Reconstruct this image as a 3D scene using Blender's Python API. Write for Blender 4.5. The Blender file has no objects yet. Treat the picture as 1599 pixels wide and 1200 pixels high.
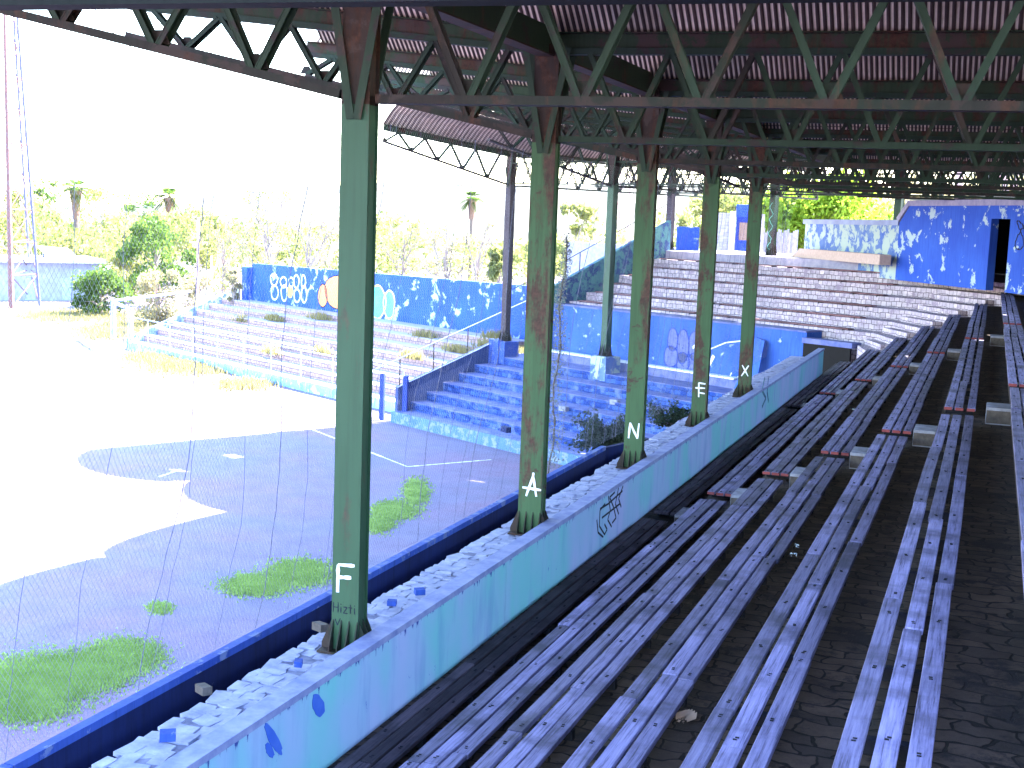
import bpy, math, random
from mathutils import Vector, Matrix, noise
R = math.radians
S = bpy.context.scene
COL = S.collection
rnd = random.Random(7)

# ------------------------------------------------------------------ camera
CZ = 9.4
cam_d = bpy.data.cameras.new('camera'); cam = bpy.data.objects.new('camera', cam_d); COL.objects.link(cam)
cam_d.sensor_width = 36; cam_d.lens = 2000 / 1599 * 36; cam_d.clip_start = .1; cam_d.clip_end = 6000
F_, CX, CY = 2000., 799.5, 600.
def _n(v): return v.normalized()
_y = _n(Vector((1556 - CX, 368 - CY, F_)))
_h = _n(Vector((1456 - CX, 368 - 3.7 - CY, F_)))
_up = _n(_y.cross(_h))
if _up.y > 0: _up = -_up
_x = _n(_y.cross(_up))
# rows: world X, Y, Z in camera axes (right, down, forward)
MW = Matrix((_x, _y, _up))
cr = MW @ Vector((1, 0, 0)); cu = MW @ Vector((0, -1, 0)); cb = MW @ Vector((0, 0, -1))
cam.matrix_world = Matrix(((cr.x, cu.x, cb.x, 0), (cr.y, cu.y, cb.y, 0), (cr.z, cu.z, cb.z, CZ), (0, 0, 0, 1)))
S.camera = cam
def ray(px, py): return MW @ Vector((px - CX, py - CY, F_))
def onz(px, py, z):
    r = ray(px, py); t = (z - CZ) / r.z
    return Vector((r.x * t, r.y * t, z))
def at(px, py, d):                    # point at horizontal distance d
    r = ray(px, py); t = d / math.hypot(r.x, r.y)
    return Vector((r.x * t, r.y * t, CZ + r.z * t))

# wing direction (far stand) : D2 along its rows, V2 away from the field
D2 = ray(-930, 276); D2.z = 0; D2.normalize(); V2 = Vector((D2.y, -D2.x, 0))
def uv(u, v, z=0): return D2 * u + V2 * v + Vector((0, 0, z))

# ------------------------------------------------------------------ light
SUN = Vector((.98 * V2.x - .04 * D2.x, .98 * V2.y - .04 * D2.y, 1.0)).normalized()   # towards the sun
el = math.asin(SUN.z); az = math.atan2(SUN.x, SUN.y)
w = bpy.data.worlds.new("World"); S.world = w; w.use_nodes = True
nt = w.node_tree; bg = nt.nodes['Background']
sky = nt.nodes.new('ShaderNodeTexSky'); sky.sky_type = 'NISHITA'; sky.sun_disc = False
sky.sun_elevation = el; sky.sun_rotation = az; sky.air_density = 1.3; sky.dust_density = .6; sky.ozone_density = 3
nt.links.new(sky.outputs[0], bg.inputs[0]); bg.inputs[1].default_value = .15
sd = bpy.data.lights.new('sun', 'SUN'); sd.energy = 4.5; sd.angle = R(.5); sd.color = (1, .95, .86)
so = bpy.data.objects.new('sun', sd); COL.objects.link(so)
so.rotation_euler = (-SUN).to_track_quat('-Z', 'Y').to_euler()
S.view_settings.view_transform = 'Standard'; S.view_settings.look = 'None'
S.view_settings.exposure = 4.12; S.view_settings.gamma = 1
S.cycles.max_bounces = 8; S.cycles.diffuse_bounces = 5; S.cycles.transparent_max_bounces = 16

# ------------------------------------------------------------------ materials
def mat(name, build, rough=.85, spec=.25, metal=0):
    m = bpy.data.materials.new(name); m.use_nodes = True
    t = m.node_tree; b = t.nodes['Principled BSDF']
    b.inputs['Roughness'].default_value = rough; b.inputs['Specular IOR Level'].default_value = spec
    b.inputs['Metallic'].default_value = metal
    build(N(t, b)); return m
class N:
    def __init__(s, t, b): s.t = t; s.b = b; s.tc = t.nodes.new('ShaderNodeTexCoord')
    def n(s, k, **p):
        o = s.t.nodes.new(k)
        for a, v in p.items(): setattr(o, a, v)
        return o
    def l(s, a, b): s.t.links.new(a, b)
    def mapp(s, scale=(1, 1, 1), rot=(0, 0, 0), src='Object'):
        m = s.n('ShaderNodeMapping'); m.inputs['Scale'].default_value = scale; m.inputs['Rotation'].default_value = rot
        s.l(s.tc.outputs[src], m.inputs[0]); return m.outputs[0]
    def noise(s, scale, vec=None, detail=6, rough=.6, dist=0):
        o = s.n('ShaderNodeTexNoise'); o.inputs['Scale'].default_value = scale; o.inputs['Detail'].default_value = detail
        o.inputs['Roughness'].default_value = rough; o.inputs['Distortion'].default_value = dist
        s.l(vec if vec is not None else s.tc.outputs['Object'], o.inputs['Vector']); return o.outputs[0]
    def ramp(s, fac, stops):
        o = s.n('ShaderNodeValToRGB'); e = o.color_ramp.elements
        while len(e) < len(stops): e.new(.5)
        for i, (p, c) in enumerate(stops):
            e[i].position = p; e[i].color = (*c, 1) if len(c) == 3 else c
        s.l(fac, o.inputs[0]); return o.outputs[0]
    def mix(s, fac, a, b, mode='MIX'):
        o = s.n('ShaderNodeMix', data_type='RGBA', blend_type=mode)
        for sock, v in ((o.inputs[0], fac), (o.inputs[6], a), (o.inputs[7], b)):
            if isinstance(v, (int, float)): sock.default_value = v
            elif isinstance(v, tuple): sock.default_value = (*v, 1)
            else: s.l(v, sock)
        return o.outputs[2]
    def step(s, fac, lo, hi): return s.ramp(fac, [(lo, (0, 0, 0)), (hi, (1, 1, 1))])
    def math(s, op, a, b=0.):
        o = s.n('ShaderNodeMath', operation=op)
        for i, v in enumerate((a, b)):
            if isinstance(v, (int, float)): o.inputs[i].default_value = v
            else: s.l(v, o.inputs[i])
        return o.outputs[0]
    def col(s, c): s.l(c, s.b.inputs['Base Color'])
    def bump(s, h, strength=.3, dist=.02):
        o = s.n('ShaderNodeBump'); o.inputs['Strength'].default_value = strength; o.inputs['Distance'].default_value = dist
        s.l(h, o.inputs['Height']); s.l(o.outputs[0], s.b.inputs['Normal'])

def paint(c1, c2, under, amount=.5, rust=None, scale=2., streak=6., width=.04, grime=(.5, .55, .5)):
    """old paint: tone variation, peeled patches showing 'under', optional rust"""
    def f(x):
        big = x.noise(.7, detail=4)
        c = x.mix(x.step(big, .35, .65), c1, c2)
        st = x.noise(3, x.mapp((streak, streak, .35)), detail=5)
        c = x.mix(x.ramp(st, [(.45, (0, 0, 0)), (.75, (.6, .6, .6))]), c, tuple(a * b for a, b in zip(c1, grime)))
        pl = x.noise(scale, detail=12, rough=.68, dist=.3)
        m1 = x.step(pl, amount, amount + width)
        c = x.mix(m1, c, under)
        if rust is not None:
            rn = x.noise(1.6, x.mapp((1.6, 1.6, .4)), detail=12, rough=.72)
            c = x.mix(x.step(rn, rust, rust + .09), c, x.ramp(x.noise(18), [(.3, (.024, .009, .006)), (.7, (.075, .030, .018))]))
        x.col(c); x.bump(pl, .35, .01)
    return f
GREEN = mat('green_painted_steel', paint((.014, .052, .021), (.020, .062, .028), (.024, .017, .012), .66, rust=.60), .6, .4)
GREEN_RUST = mat('green_steel_with_rust', paint((.032, .076, .028), (.040, .092, .036), (.045, .022, .015), .60, rust=.50), .65, .35)
TRUSSM = mat('dark_green_truss_paint', paint((.010, .023, .011), (.014, .030, .016), (.02, .013, .012), .56, rust=.57), .7, .3)
VALM = mat('green_brown_valley_paint', paint((.022, .036, .018), (.03, .046, .024), (.05, .03, .026), .52, rust=.50), .75, .2)
TRUSSK = mat('brown_black_truss_paint', paint((.007, .008, .007), (.010, .010, .009), (.012, .008, .008), .56, rust=.62), .8, .1)  # darker brown-black paint, used on the first truss overhead
TRUSSR = mat('rusty_truss_paint', paint((.02, .013, .012), (.014, .02, .013), (.035, .022, .019), .52, rust=.54), .75, .25)
MAUVE = mat('mauve_weathered_steel', paint((.045, .03, .038), (.055, .042, .048), (.07, .06, .06), .62, rust=.6), .75, .25)
HEADM = mat('rusted_head_plate', paint((.034, .021, .018), (.025, .017, .017), (.05, .034, .031), .55, rust=.5), .8, .2)
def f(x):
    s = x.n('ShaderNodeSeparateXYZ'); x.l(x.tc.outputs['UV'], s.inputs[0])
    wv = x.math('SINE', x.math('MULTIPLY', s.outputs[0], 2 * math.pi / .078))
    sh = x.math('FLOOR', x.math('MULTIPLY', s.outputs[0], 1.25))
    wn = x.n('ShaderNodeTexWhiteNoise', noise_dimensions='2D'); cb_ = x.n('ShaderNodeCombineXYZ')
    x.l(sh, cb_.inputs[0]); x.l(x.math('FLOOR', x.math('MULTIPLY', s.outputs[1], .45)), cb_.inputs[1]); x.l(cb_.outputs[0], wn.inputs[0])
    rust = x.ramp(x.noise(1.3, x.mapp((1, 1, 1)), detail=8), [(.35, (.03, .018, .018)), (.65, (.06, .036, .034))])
    pale_band = x.ramp(x.noise(2.2, detail=8, rough=.7), [(.3, (.50, .38, .28)), (.7, (.88, .76, .6))])
    c = x.mix(x.step(wv, .1, .6), rust, pale_band)  # pale and dark bands alternate with the corrugation wave
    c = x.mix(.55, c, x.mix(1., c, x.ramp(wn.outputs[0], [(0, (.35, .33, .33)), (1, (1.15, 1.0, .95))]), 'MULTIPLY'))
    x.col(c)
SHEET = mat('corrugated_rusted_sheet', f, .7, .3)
def woodf(c1, c2, c3):
    def f(x):
        oi = x.n('ShaderNodeObjectInfo')
        ma = x.n('ShaderNodeVectorMath', operation='ADD'); cm = x.n('ShaderNodeCombineXYZ')
        x.l(x.math('MULTIPLY', oi.outputs['Random'], 50), cm.inputs[1]); x.l(x.mapp((1, 1, 1)), ma.inputs[0]); x.l(cm.outputs[0], ma.inputs[1])
        mp = x.n('ShaderNodeMapping'); mp.inputs['Scale'].default_value = (1, .035, 1); x.l(ma.outputs[0], mp.inputs[0])
        g = x.noise(48, mp.outputs[0], detail=6, rough=.75)
        big = x.noise(1.6, ma.outputs[0], detail=5)
        c = x.ramp(g, [(.34, c3), (.46, c1), (.64, c2)])
        c = x.mix(x.ramp(big, [(.48, (0, 0, 0)), (.66, (.8, .8, .8))]), c, c3)
        c = x.mix(.75, c, x.mix(1., c, x.ramp(oi.outputs['Random'], [(0, (.35, .33, .36)), (.5, (.95, .9, .98)), (1, (1.25, 1.2, 1.3))]), 'MULTIPLY'))
        x.col(c); x.bump(g, .5, .006)
    return f
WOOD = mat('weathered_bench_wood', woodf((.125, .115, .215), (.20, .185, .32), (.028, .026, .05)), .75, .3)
WOODD = mat('dark_bench_wood', woodf((.055, .045, .065), (.085, .07, .09), (.02, .017, .025)), .8, .2)  # darker wood for the row behind the parapet
WOODR = mat('red_brown_bench_wood', woodf((.17, .08, .08), (.24, .14, .14), (.05, .028, .03)), .8, .2)
def flat(name, c, c2=None, scale=8, rough=.85, bump=.3, bd=.01, spec=.25):
    c2 = c2 or tuple(v * .7 for v in c)
    def f(x):
        n_ = x.noise(scale, detail=8, rough=.65)
        x.col(x.ramp(n_, [(.3, c2), (.7, c)])); x.bump(n_, bump, bd)
    return mat(name, f, rough, spec)
REDPAINT = flat('faded_red_paint', (.24, .05, .05), (.14, .035, .04))
BOLT = flat('dark_bolt', (.008, .008, .014), (.004, .004, .008))
BLACK = flat('black_spray_paint', (.012, .014, .03), (.008, .008, .02), bump=0)
WHITEP = flat('white_brush_paint', (.8, .8, .82), (.6, .62, .66), 25, bump=.1)
DARKFLOOR_V = None
def stones(name, c1, c2, mortar, sx, sy, bump=.5, dirt=None, src='Object', rot=(0, 0, 0), msize=.012, offs=.5, wob=.07):
    def f(x):
        b = x.n('ShaderNodeTexBrick'); b.offset = offs
        b.inputs['Brick Width'].default_value = sx; b.inputs['Row Height'].default_value = sy
        b.inputs['Mortar Size'].default_value = msize; b.inputs['Mortar Smooth'].default_value = .35; b.inputs['Scale'].default_value = 1
        b.inputs['Bias'].default_value = 0
        b.inputs['Color1'].default_value = (*c1, 1); b.inputs['Color2'].default_value = (*c2, 1); b.inputs['Mortar'].default_value = (*mortar, 1)
        v = x.mapp((1, 1, 1), rot, src)
        dn = x.n('ShaderNodeTexNoise'); dn.inputs['Scale'].default_value = 2.5 if wob < .1 else 3.5; x.l(v, dn.inputs['Vector'])
        mm = x.n('ShaderNodeMix', data_type='RGBA', blend_type='LINEAR_LIGHT'); mm.inputs[0].default_value = wob
        x.l(v, mm.inputs[6]); x.l(dn.outputs['Color'], mm.inputs[7]); x.l(mm.outputs[2], b.inputs['Vector'])
        n_ = x.noise(5, detail=10, rough=.7)
        c = x.mix(.75, b.outputs['Color'], x.ramp(n_, [(.25, (.45, .45, .45)), (.75, (1.3, 1.3, 1.3))]), 'MULTIPLY')
        if dirt: c = x.mix(x.step(x.noise(2.2, detail=10, rough=.75), .52, .6), c, dirt)
        x.col(c)
        h = x.mix(.5, b.outputs['Fac'], n_)
        o = x.n('ShaderNodeBump'); o.inputs['Strength'].default_value = bump; o.inputs['Distance'].default_value = .03; o.invert = True
        x.l(h, o.inputs['Height']); x.l(o.outputs[0], x.b.inputs['Normal'])
    return f
DARKST = mat('dirty_shade_toned_stone_floor', stones('a', (.075, .05, .042), (.038, .028, .026), (.014, .011, .012), .30, .17, 1.0, (.020, .016, .018), wob=.14, msize=.013), .9, .15)  # block stone with shade put into its colour, plus dirt patches
BLOCKC = flat('chalky_concrete', (.3, .3, .37), (.15, .14, .18), 9)
BLOCKF = flat('pitted_brown_concrete', (.1, .08, .075), (.05, .04, .04), 14)
# brick facing seen on risers : built with UVs in metres
RISER = mat('pale_block_riser', stones('b', (.56, .46, .50), (.40, .33, .38), (.10, .075, .1), .24, .2, .6, (.26, .2, .26), 'UV', msize=.014), .9, .15)
RISERB = mat('pale_block_riser_sunny', stones('b', (.62, .56, .58), (.5, .45, .48), (.25, .2, .24), .26, .2, .5, None, 'UV', msize=.014), .9, .15)
RISERL = mat('lit_bleacher_block', stones('b', (.40, .27, .27), (.30, .21, .21), (.05, .04, .055), .3, .2, .5, None, 'UV', msize=.014), .9, .15)
BLUEST = mat('blue_washed_block', stones('c', (.008, .035, .20), (.05, .11, .36), (.005, .01, .08), .34, .19, 1.0, (.10, .14, .28), 'UV', msize=.01), .85, .2)
TREAD = flat('worn_lilac_tread', (.36, .33, .4), (.2, .19, .28), 4)
TREADB = flat('blue_stained_tread', (.19, .19, .33), (.045, .07, .24), 2.2)
BLUEW = mat('peeling_cobalt_wall', paint((.02, .065, .36), (.028, .09, .42), (.32, .40, .42), .575, scale=1.1, grime=(.5, .5, .7), width=.02), .8, .2)
BLUEW2 = mat('faded_blue_wall', paint((.03, .085, .34), (.05, .12, .40), (.32, .38, .46), .62, scale=2, grime=(.45, .5, .8), width=.02), .8, .2)
BLUEP = mat('heavily_peeled_pale_wall', paint((.05, .10, .34), (.15, .22, .36), (.34, .4, .36), .47, scale=1.8, grime=(.6, .65, .8), width=.05), .85, .2)
NAVY = mat('navy_kerb_wall', paint((.003, .007, .045), (.005, .013, .08), (.04, .05, .1), .68, scale=3, grime=(.25, .25, .3), width=.02), .8, .2)
NAVYTOP = mat('blue_wall_coping', paint((.02, .05, .26), (.045, .09, .34), (.12, .15, .3), .55, scale=4), .8, .2)
def f(x):
    a = x.noise(.55, x.mapp((1, 1, .5)), detail=3)
    c = x.ramp(a, [(.34, (.33, .36, .56)), (.46, (.25, .37, .52)), (.56, (.17, .44, .46)), (.66, (.22, .40, .5)), (.78, (.34, .36, .54))])
    st = x.noise(1.6, x.mapp((2, 2.2, .45)), detail=7)
    c = x.mix(x.ramp(st, [(.52, (0, 0, 0)), (.74, (.5, .5, .5))]), c, (.12, .19, .40))
    s = x.n('ShaderNodeSeparateXYZ'); x.l(x.tc.outputs['Object'], s.inputs[0])
    edge = x.ramp(x.math('ADD', s.outputs[2], x.math('MULTIPLY', x.noise(7, x.mapp((1, 2, .35)), detail=8), .3)), [(5.555, (0, 0, 0)), (5.6, (1, 1, 1))])
    # drips just under the coping: mask built from height + noise
    hgt = x.math('SUBTRACT', s.outputs[2], 5.20)
    m = x.math('GREATER_THAN', x.math('ADD', hgt, x.math('MULTIPLY', x.noise(6, x.mapp((1, 3, .25)), detail=9, rough=.7), .62)), .63)
    c = x.mix(m, c, (.03, .05, .22))
    sp = x.step(x.noise(9, x.mapp((1, 1, .6)), detail=10, rough=.7), .66, .69)
    c = x.mix(sp, c, (.07, .12, .38))
    x.col(c); x.bump(sp, .2, .01)
TEAL = mat('turquoise_parapet_paint', f, .8, .2)
SIDEW = mat('grey_blue_side_wall', paint((.03, .05, .15), (.05, .075, .2), (.13, .13, .2), .56, scale=2.5, width=.06), .85, .2)
TEALS = mat('mottled_teal_wall', paint((.08, .2, .19), (.06, .16, .2), (.02, .045, .14), .50, scale=2.5, width=.04), .85, .2)
CAP = flat('lilac_worn_coping', (.26, .27, .42), (.12, .14, .3), 5)
FIELD = None
def f(x):
    a = x.noise(.12, detail=8); b_ = x.noise(14, detail=8, rough=.75); c2 = x.noise(1.1, detail=8, rough=.65)
    c = x.ramp(a, [(.38, (.19, .13, .19)), (.52, (.165, .14, .205)), (.65, (.145, .14, .215))])
    c = x.mix(.7, c, x.ramp(b_, [(.25, (.55, .55, .55)), (.75, (1.4, 1.4, 1.4))]), 'MULTIPLY')
    c = x.mix(.5, c, x.ramp(c2, [(.3, (.7, .7, .7)), (.7, (1.25, 1.25, 1.25))]), 'MULTIPLY')
    x.col(c); x.bump(b_, .8, .03)
FIELD = mat('bare_ball_field_dirt', f, .95, .1)

def leafm(name, a, b, tr=.6):
    m = bpy.data.materials.new(name); m.use_nodes = True; t = m.node_tree; p = t.nodes['Principled BSDF']
    x = N(t, p); n_ = x.noise(.9, detail=5); c = x.ramp(n_, [(.35, a), (.65, b)]); x.col(c); p.inputs['Roughness'].default_value = .7
    p.inputs['Specular IOR Level'].default_value = .2
    tl = t.nodes.new('ShaderNodeBsdfTranslucent'); mx = t.nodes.new('ShaderNodeMixShader'); mx.inputs[0].default_value = tr
    t.links.new(c, tl.inputs[0]); t.links.new(p.outputs[0], mx.inputs[1]); t.links.new(tl.outputs[0], mx.inputs[2])
    t.links.new(mx.outputs[0], t.nodes['Material Output'].inputs[0]); return m
GRASS = leafm('green_grass', (.22, .33, .07), (.32, .44, .11), .3)
DRYG = leafm('dry_yellow_grass', (.22, .19, .07), (.3, .26, .11))
LEAF = leafm('fresh_green_leaves', (.05, .095, .016), (.10, .16, .03))
LEAFY = leafm('yellow_green_leaves', (.14, .155, .035), (.26, .27, .085))
LEAFD = leafm('dark_grey_green_leaves', (.02, .036, .022), (.05, .065, .04))  # dark grey-green foliage colour for the bank bushes
LEAFP = leafm('pale_dry_leaves', (.24, .21, .1), (.36, .32, .18))
BARK = flat('grey_bark', (.16, .12, .1), (.08, .06, .05), 12)
BARKP = flat('washed_out_bark', (.3, .24, .2), (.18, .14, .12), 12)  # bark lightened so tree trunks look washed out by strong light
LEAFB = leafm('bright_lime_leaves', (.13, .22, .015), (.26, .36, .035))
PALMT = flat('brown_palm_skirt', (.22, .13, .09), (.12, .07, .05), 10)
STEELP = flat('pale_pink_lattice_steel', (.45, .3, .28), (.32, .2, .2), 4)
FENCEM = flat('pale_blue_tube', (.35, .42, .72), (.2, .26, .6), 6)
POSTB = flat('dark_blue_post', (.03, .06, .32), (.02, .035, .2), 6)
ROPE = flat('grey_rope', (.16, .16, .22), (.08, .08, .13), 20)
HUTW = flat('pale_blue_hut_wall', (.3, .34, .48), (.2, .22, .34), 1.5)
HUTR = flat('white_metal_roof', (.6, .6, .62), (.45, .45, .5), 2)
GREYB = mat('grey_block_building', stones('d', (.42, .38, .38), (.36, .33, .33), (.25, .22, .22), .4, .2, .3, None, 'UV'), .9, .1)
DOORB = flat('blue_door_paint', (.03, .08, .5), (.02, .05, .35), 6)
DARKIN = flat('interior_shade_black', (.008, .006, .006), (.004, .003, .003), 3)  # near-black colour stands in for the shade inside openings
HILLM = flat('dry_hillside', (.075, .07, .05), (.05, .046, .03), .05)
PLASTIC = flat('white_litter', (.3, .33, .36), (.2, .24, .3), 10)
BROWNG = flat('brown_plate', (.3, .2, .15), (.2, .13, .1), 8)

# ------------------------------------------------------------------ mesh builder
class MB:
    def __init__(s): s.v = []; s.f = []; s.uv = []
    def face(s, pts, uvs=None):
        i = len(s.v); s.v += [tuple(p) for p in pts]; s.f.append(tuple(range(i, i + len(pts))))
        s.uv.append(uvs)
    def boxm(s, o, ax, ay, az):        # origin corner, three edge vectors, uv in metres on each face
        o, ax, ay, az = Vector(o), Vector(ax), Vector(ay), Vector(az)
        lx, ly, lz = ax.length, ay.length, az.length
        def q(p, a, b, la, lb, u0=0, v0=0): s.face([p, p + a, p + a + b, p + b], [(u0, v0), (u0 + la, v0), (u0 + la, v0 + lb), (u0, v0 + lb)])
        q(o + az, ax, ay, lx, ly); q(o + ay, ay * 0 + ax * 0 + ax, -ay, lx, ly) if False else None
        s.face([o, o + ay, o + ax + ay, o + ax], [(0, 0), (0, ly), (lx, ly), (lx, 0)])
        q(o, ax, az, lx, lz); q(o + ax, ay, az, ly, lz); q(o + ax + ay, -ax, az, lx, lz); q(o + ay, -ay, az, ly, lz)
    def box(s, x0, x1, y0, y1, z0, z1): s.boxm((x0, y0, z0), (x1 - x0, 0, 0), (0, y1 - y0, 0), (0, 0, z1 - z0))
    def beam(s, p, q, wd, h, up=(0, 0, 1)):
        p, q = Vector(p), Vector(q); d = (q - p); L = d.length
        if L < 1e-6: return
        d.normalize(); up = Vector(up)
        sd_ = d.cross(up)
        if sd_.length < 1e-4: sd_ = d.cross(Vector((0, 1, 0)))
        sd_.normalize(); u2 = sd_.cross(d).normalized()
        s.boxm(p - sd_ * wd / 2 - u2 * h / 2, d * L, sd_ * wd, u2 * h)
    def prism(s, poly, z0, z1):         # poly: xy points counter-clockwise; z1 may be a list
        n = len(poly); zt = z1 if isinstance(z1, (list, tuple)) else [z1] * n
        zb = z0 if isinstance(z0, (list, tuple)) else [z0] * n
        b = [Vector((p[0], p[1], zb[i])) for i, p in enumerate(poly)]; t = [Vector((p[0], p[1], zt[i])) for i, p in enumerate(poly)]
        s.face(t, [(p.x, p.y) for p in t]); s.face(b[::-1], [(p.x, p.y) for p in b[::-1]])
        for i in range(n):
            j = (i + 1) % n; l = (b[j] - b[i]).length
            s.face([b[i], b[j], t[j], t[i]], [(0, b[i].z), (l, b[j].z), (l, t[j].z), (0, t[i].z)])
    def slab(s, poly, nrm, th):         # 3-D polygon extruded along nrm
        nrm = Vector(nrm).normalized() * th; a = [Vector(p) for p in poly]; b = [p + nrm for p in a]; n = len(a)
        s.face(b); s.face(a[::-1])
        for i in range(n): j = (i + 1) % n; s.face([a[i], a[j], b[j], b[i]])
    def tube(s, pts, r, k=6, r2=None):
        pts = [Vector(p) for p in pts]; n = len(pts); rings = []
        for i, p in enumerate(pts):
            d = (pts[min(i + 1, n - 1)] - pts[max(i - 1, 0)]); d = d.normalized() if d.length > 1e-9 else Vector((0, 0, 1))
            a = d.cross(Vector((0, 0, 1)) if abs(d.z) < .9 else Vector((1, 0, 0))).normalized(); b = d.cross(a)
            rr = r if r2 is None else r + (r2 - r) * i / (n - 1)
            rings.append([p + (a * math.cos(t) + b * math.sin(t)) * rr for t in [2 * math.pi * j / k for j in range(k)]])
        i0 = len(s.v)
        for rg in rings: s.v += [tuple(p) for p in rg]
        for i in range(n - 1):
            for j in range(k):
                s.f.append((i0 + i * k + j, i0 + i * k + (j + 1) % k, i0 + (i + 1) * k + (j + 1) % k, i0 + (i + 1) * k + j)); s.uv.append(None)
        s.f.append(tuple(i0 + j for j in range(k))[::-1]); s.uv.append(None)
        s.f.append(tuple(i0 + (n - 1) * k + j for j in range(k))); s.uv.append(None)
    def build(s, name, m, parent=None, smooth=False, bevel=0):
        me = bpy.data.meshes.new(name); me.from_pydata(s.v, [], s.f)
        ul = me.uv_layers.new(name='UVMap'); li = 0; dat = [0.0] * (2 * len(me.loops))
        for f_, u in zip(s.f, s.uv):
            for k in range(len(f_)):
                if u is not None: dat[2 * li], dat[2 * li + 1] = u[k]
                li += 1
        ul.data.foreach_set('uv', dat)
        me.materials.append(m)
        if smooth: me.polygons.foreach_set('use_smooth', [True] * len(me.polygons))
        me.update()
        o = bpy.data.objects.new(name, me); COL.objects.link(o)
        if parent is not None: o.parent = parent
        if bevel:
            b = o.modifiers.new('bevel', 'BEVEL'); b.width = bevel; b.segments = 1; b.limit_method = 'ANGLE'
        return o
def tag(o, label=None, cat=None, group=None, kind=None):
    if label: o['label'] = label
    if cat: o['category'] = cat
    if group: o['group'] = group
    if kind: o['kind'] = kind
    return o
def empty(name, loc=(0, 0, 0), label=None, cat=None, group=None):
    o = bpy.data.objects.new(name, None); COL.objects.link(o); o.location = loc; o.empty_display_size = .3
    return tag(o, label, cat, group)
def copy_tree(o, parent=None):
    c = o.copy(); COL.objects.link(c)
    if parent is not None: c.parent = parent
    for ch in list(o.children): copy_tree(ch, c)
    return c
ORD = ['first', 'second', 'third', 'fourth', 'fifth', 'sixth', 'seventh', 'eighth', 'ninth', 'tenth', 'eleventh', 'twelfth']

# ------------------------------------------------------------------ ground
def clear_ground():
    b = MB(); n = 60; L = 1400
    b.face([(-L, -L, 0), (L, -L, 0), (L, L * 1.6, 0), (-L, L * 1.6, 0)])
    return tag(b.build('ground', FIELD), kind='structure')
clear_ground()
# ------------------------------------------------------------------ near grandstand
A0, B0, C0, DR = .52, .85, 2.5, .41
def Xs(n): return -(A0 + B0 * n)                 # left edge of bench n
def Zs(n): return CZ - (C0 + DR * n)             # seat top
def Xt(n): return Xs(n) - .03 + (.10 if n == -1 else 0)
def Zt(n): return Zs(n) - .13
def Yend(n): return 46 + (5 - n) * .9
def Vt(n): return 42.1 + 1.1 * (3 - n)
stand = empty('grandstand', (0, 10, 0), 'stepped stone grandstand with dirty treads toned dark for shade under the long wooden benches', 'grandstand')
for n in range(5, -11, -1):
    x0 = Xt(n) if n < 5 else -4.95
    b = MB(); b.prism([(x0, -9), (Xt(n - 1) + .0, -9), (Xt(n - 1) + .0, Yend(n - 1)), (x0, Yend(n))], Zt(n) - 1.6, Zt(n))
    b.build('tier', DARKST, stand).matrix_parent_inverse = Matrix.Translation((0, -10, 0))
def settle(root):          # geometry of children is written in world space
    inv = root.matrix_basis.inverted() if True else None
    for c in root.children: c.matrix_parent_inverse = inv
# aisle half steps
AISLE = [19.35, 33.0]
k_ = 0
for ai, ya in enumerate(AISLE):
    for n in range(5, -2, -1):
        xr = Xt(n - 1); wd = .30 if ai == 0 else .28
        b = MB(); jj = rnd.uniform(-.05, .05)
        b.box(xr - .34, xr - .003, ya - .35 + jj, ya + .25 + jj, Zt(n) + .003, Zt(n) + .24)
        o = b.build('aisle_step', BLOCKC, None, bevel=.02)
        b2 = MB(); b2.box(xr - .335, xr - .01, ya - .356 + jj, ya - .351 + jj, Zt(n) + .02, Zt(n) + .2)
        fc = b2.build('step_face', BLOCKF, o)
        tag(o, 'chalky concrete step block in the %s aisle, beside bench row %s from the parapet' % (['nearer', 'farther'][ai], ORD[5 - n]), 'step', 'half steps in the bench aisles')
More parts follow.
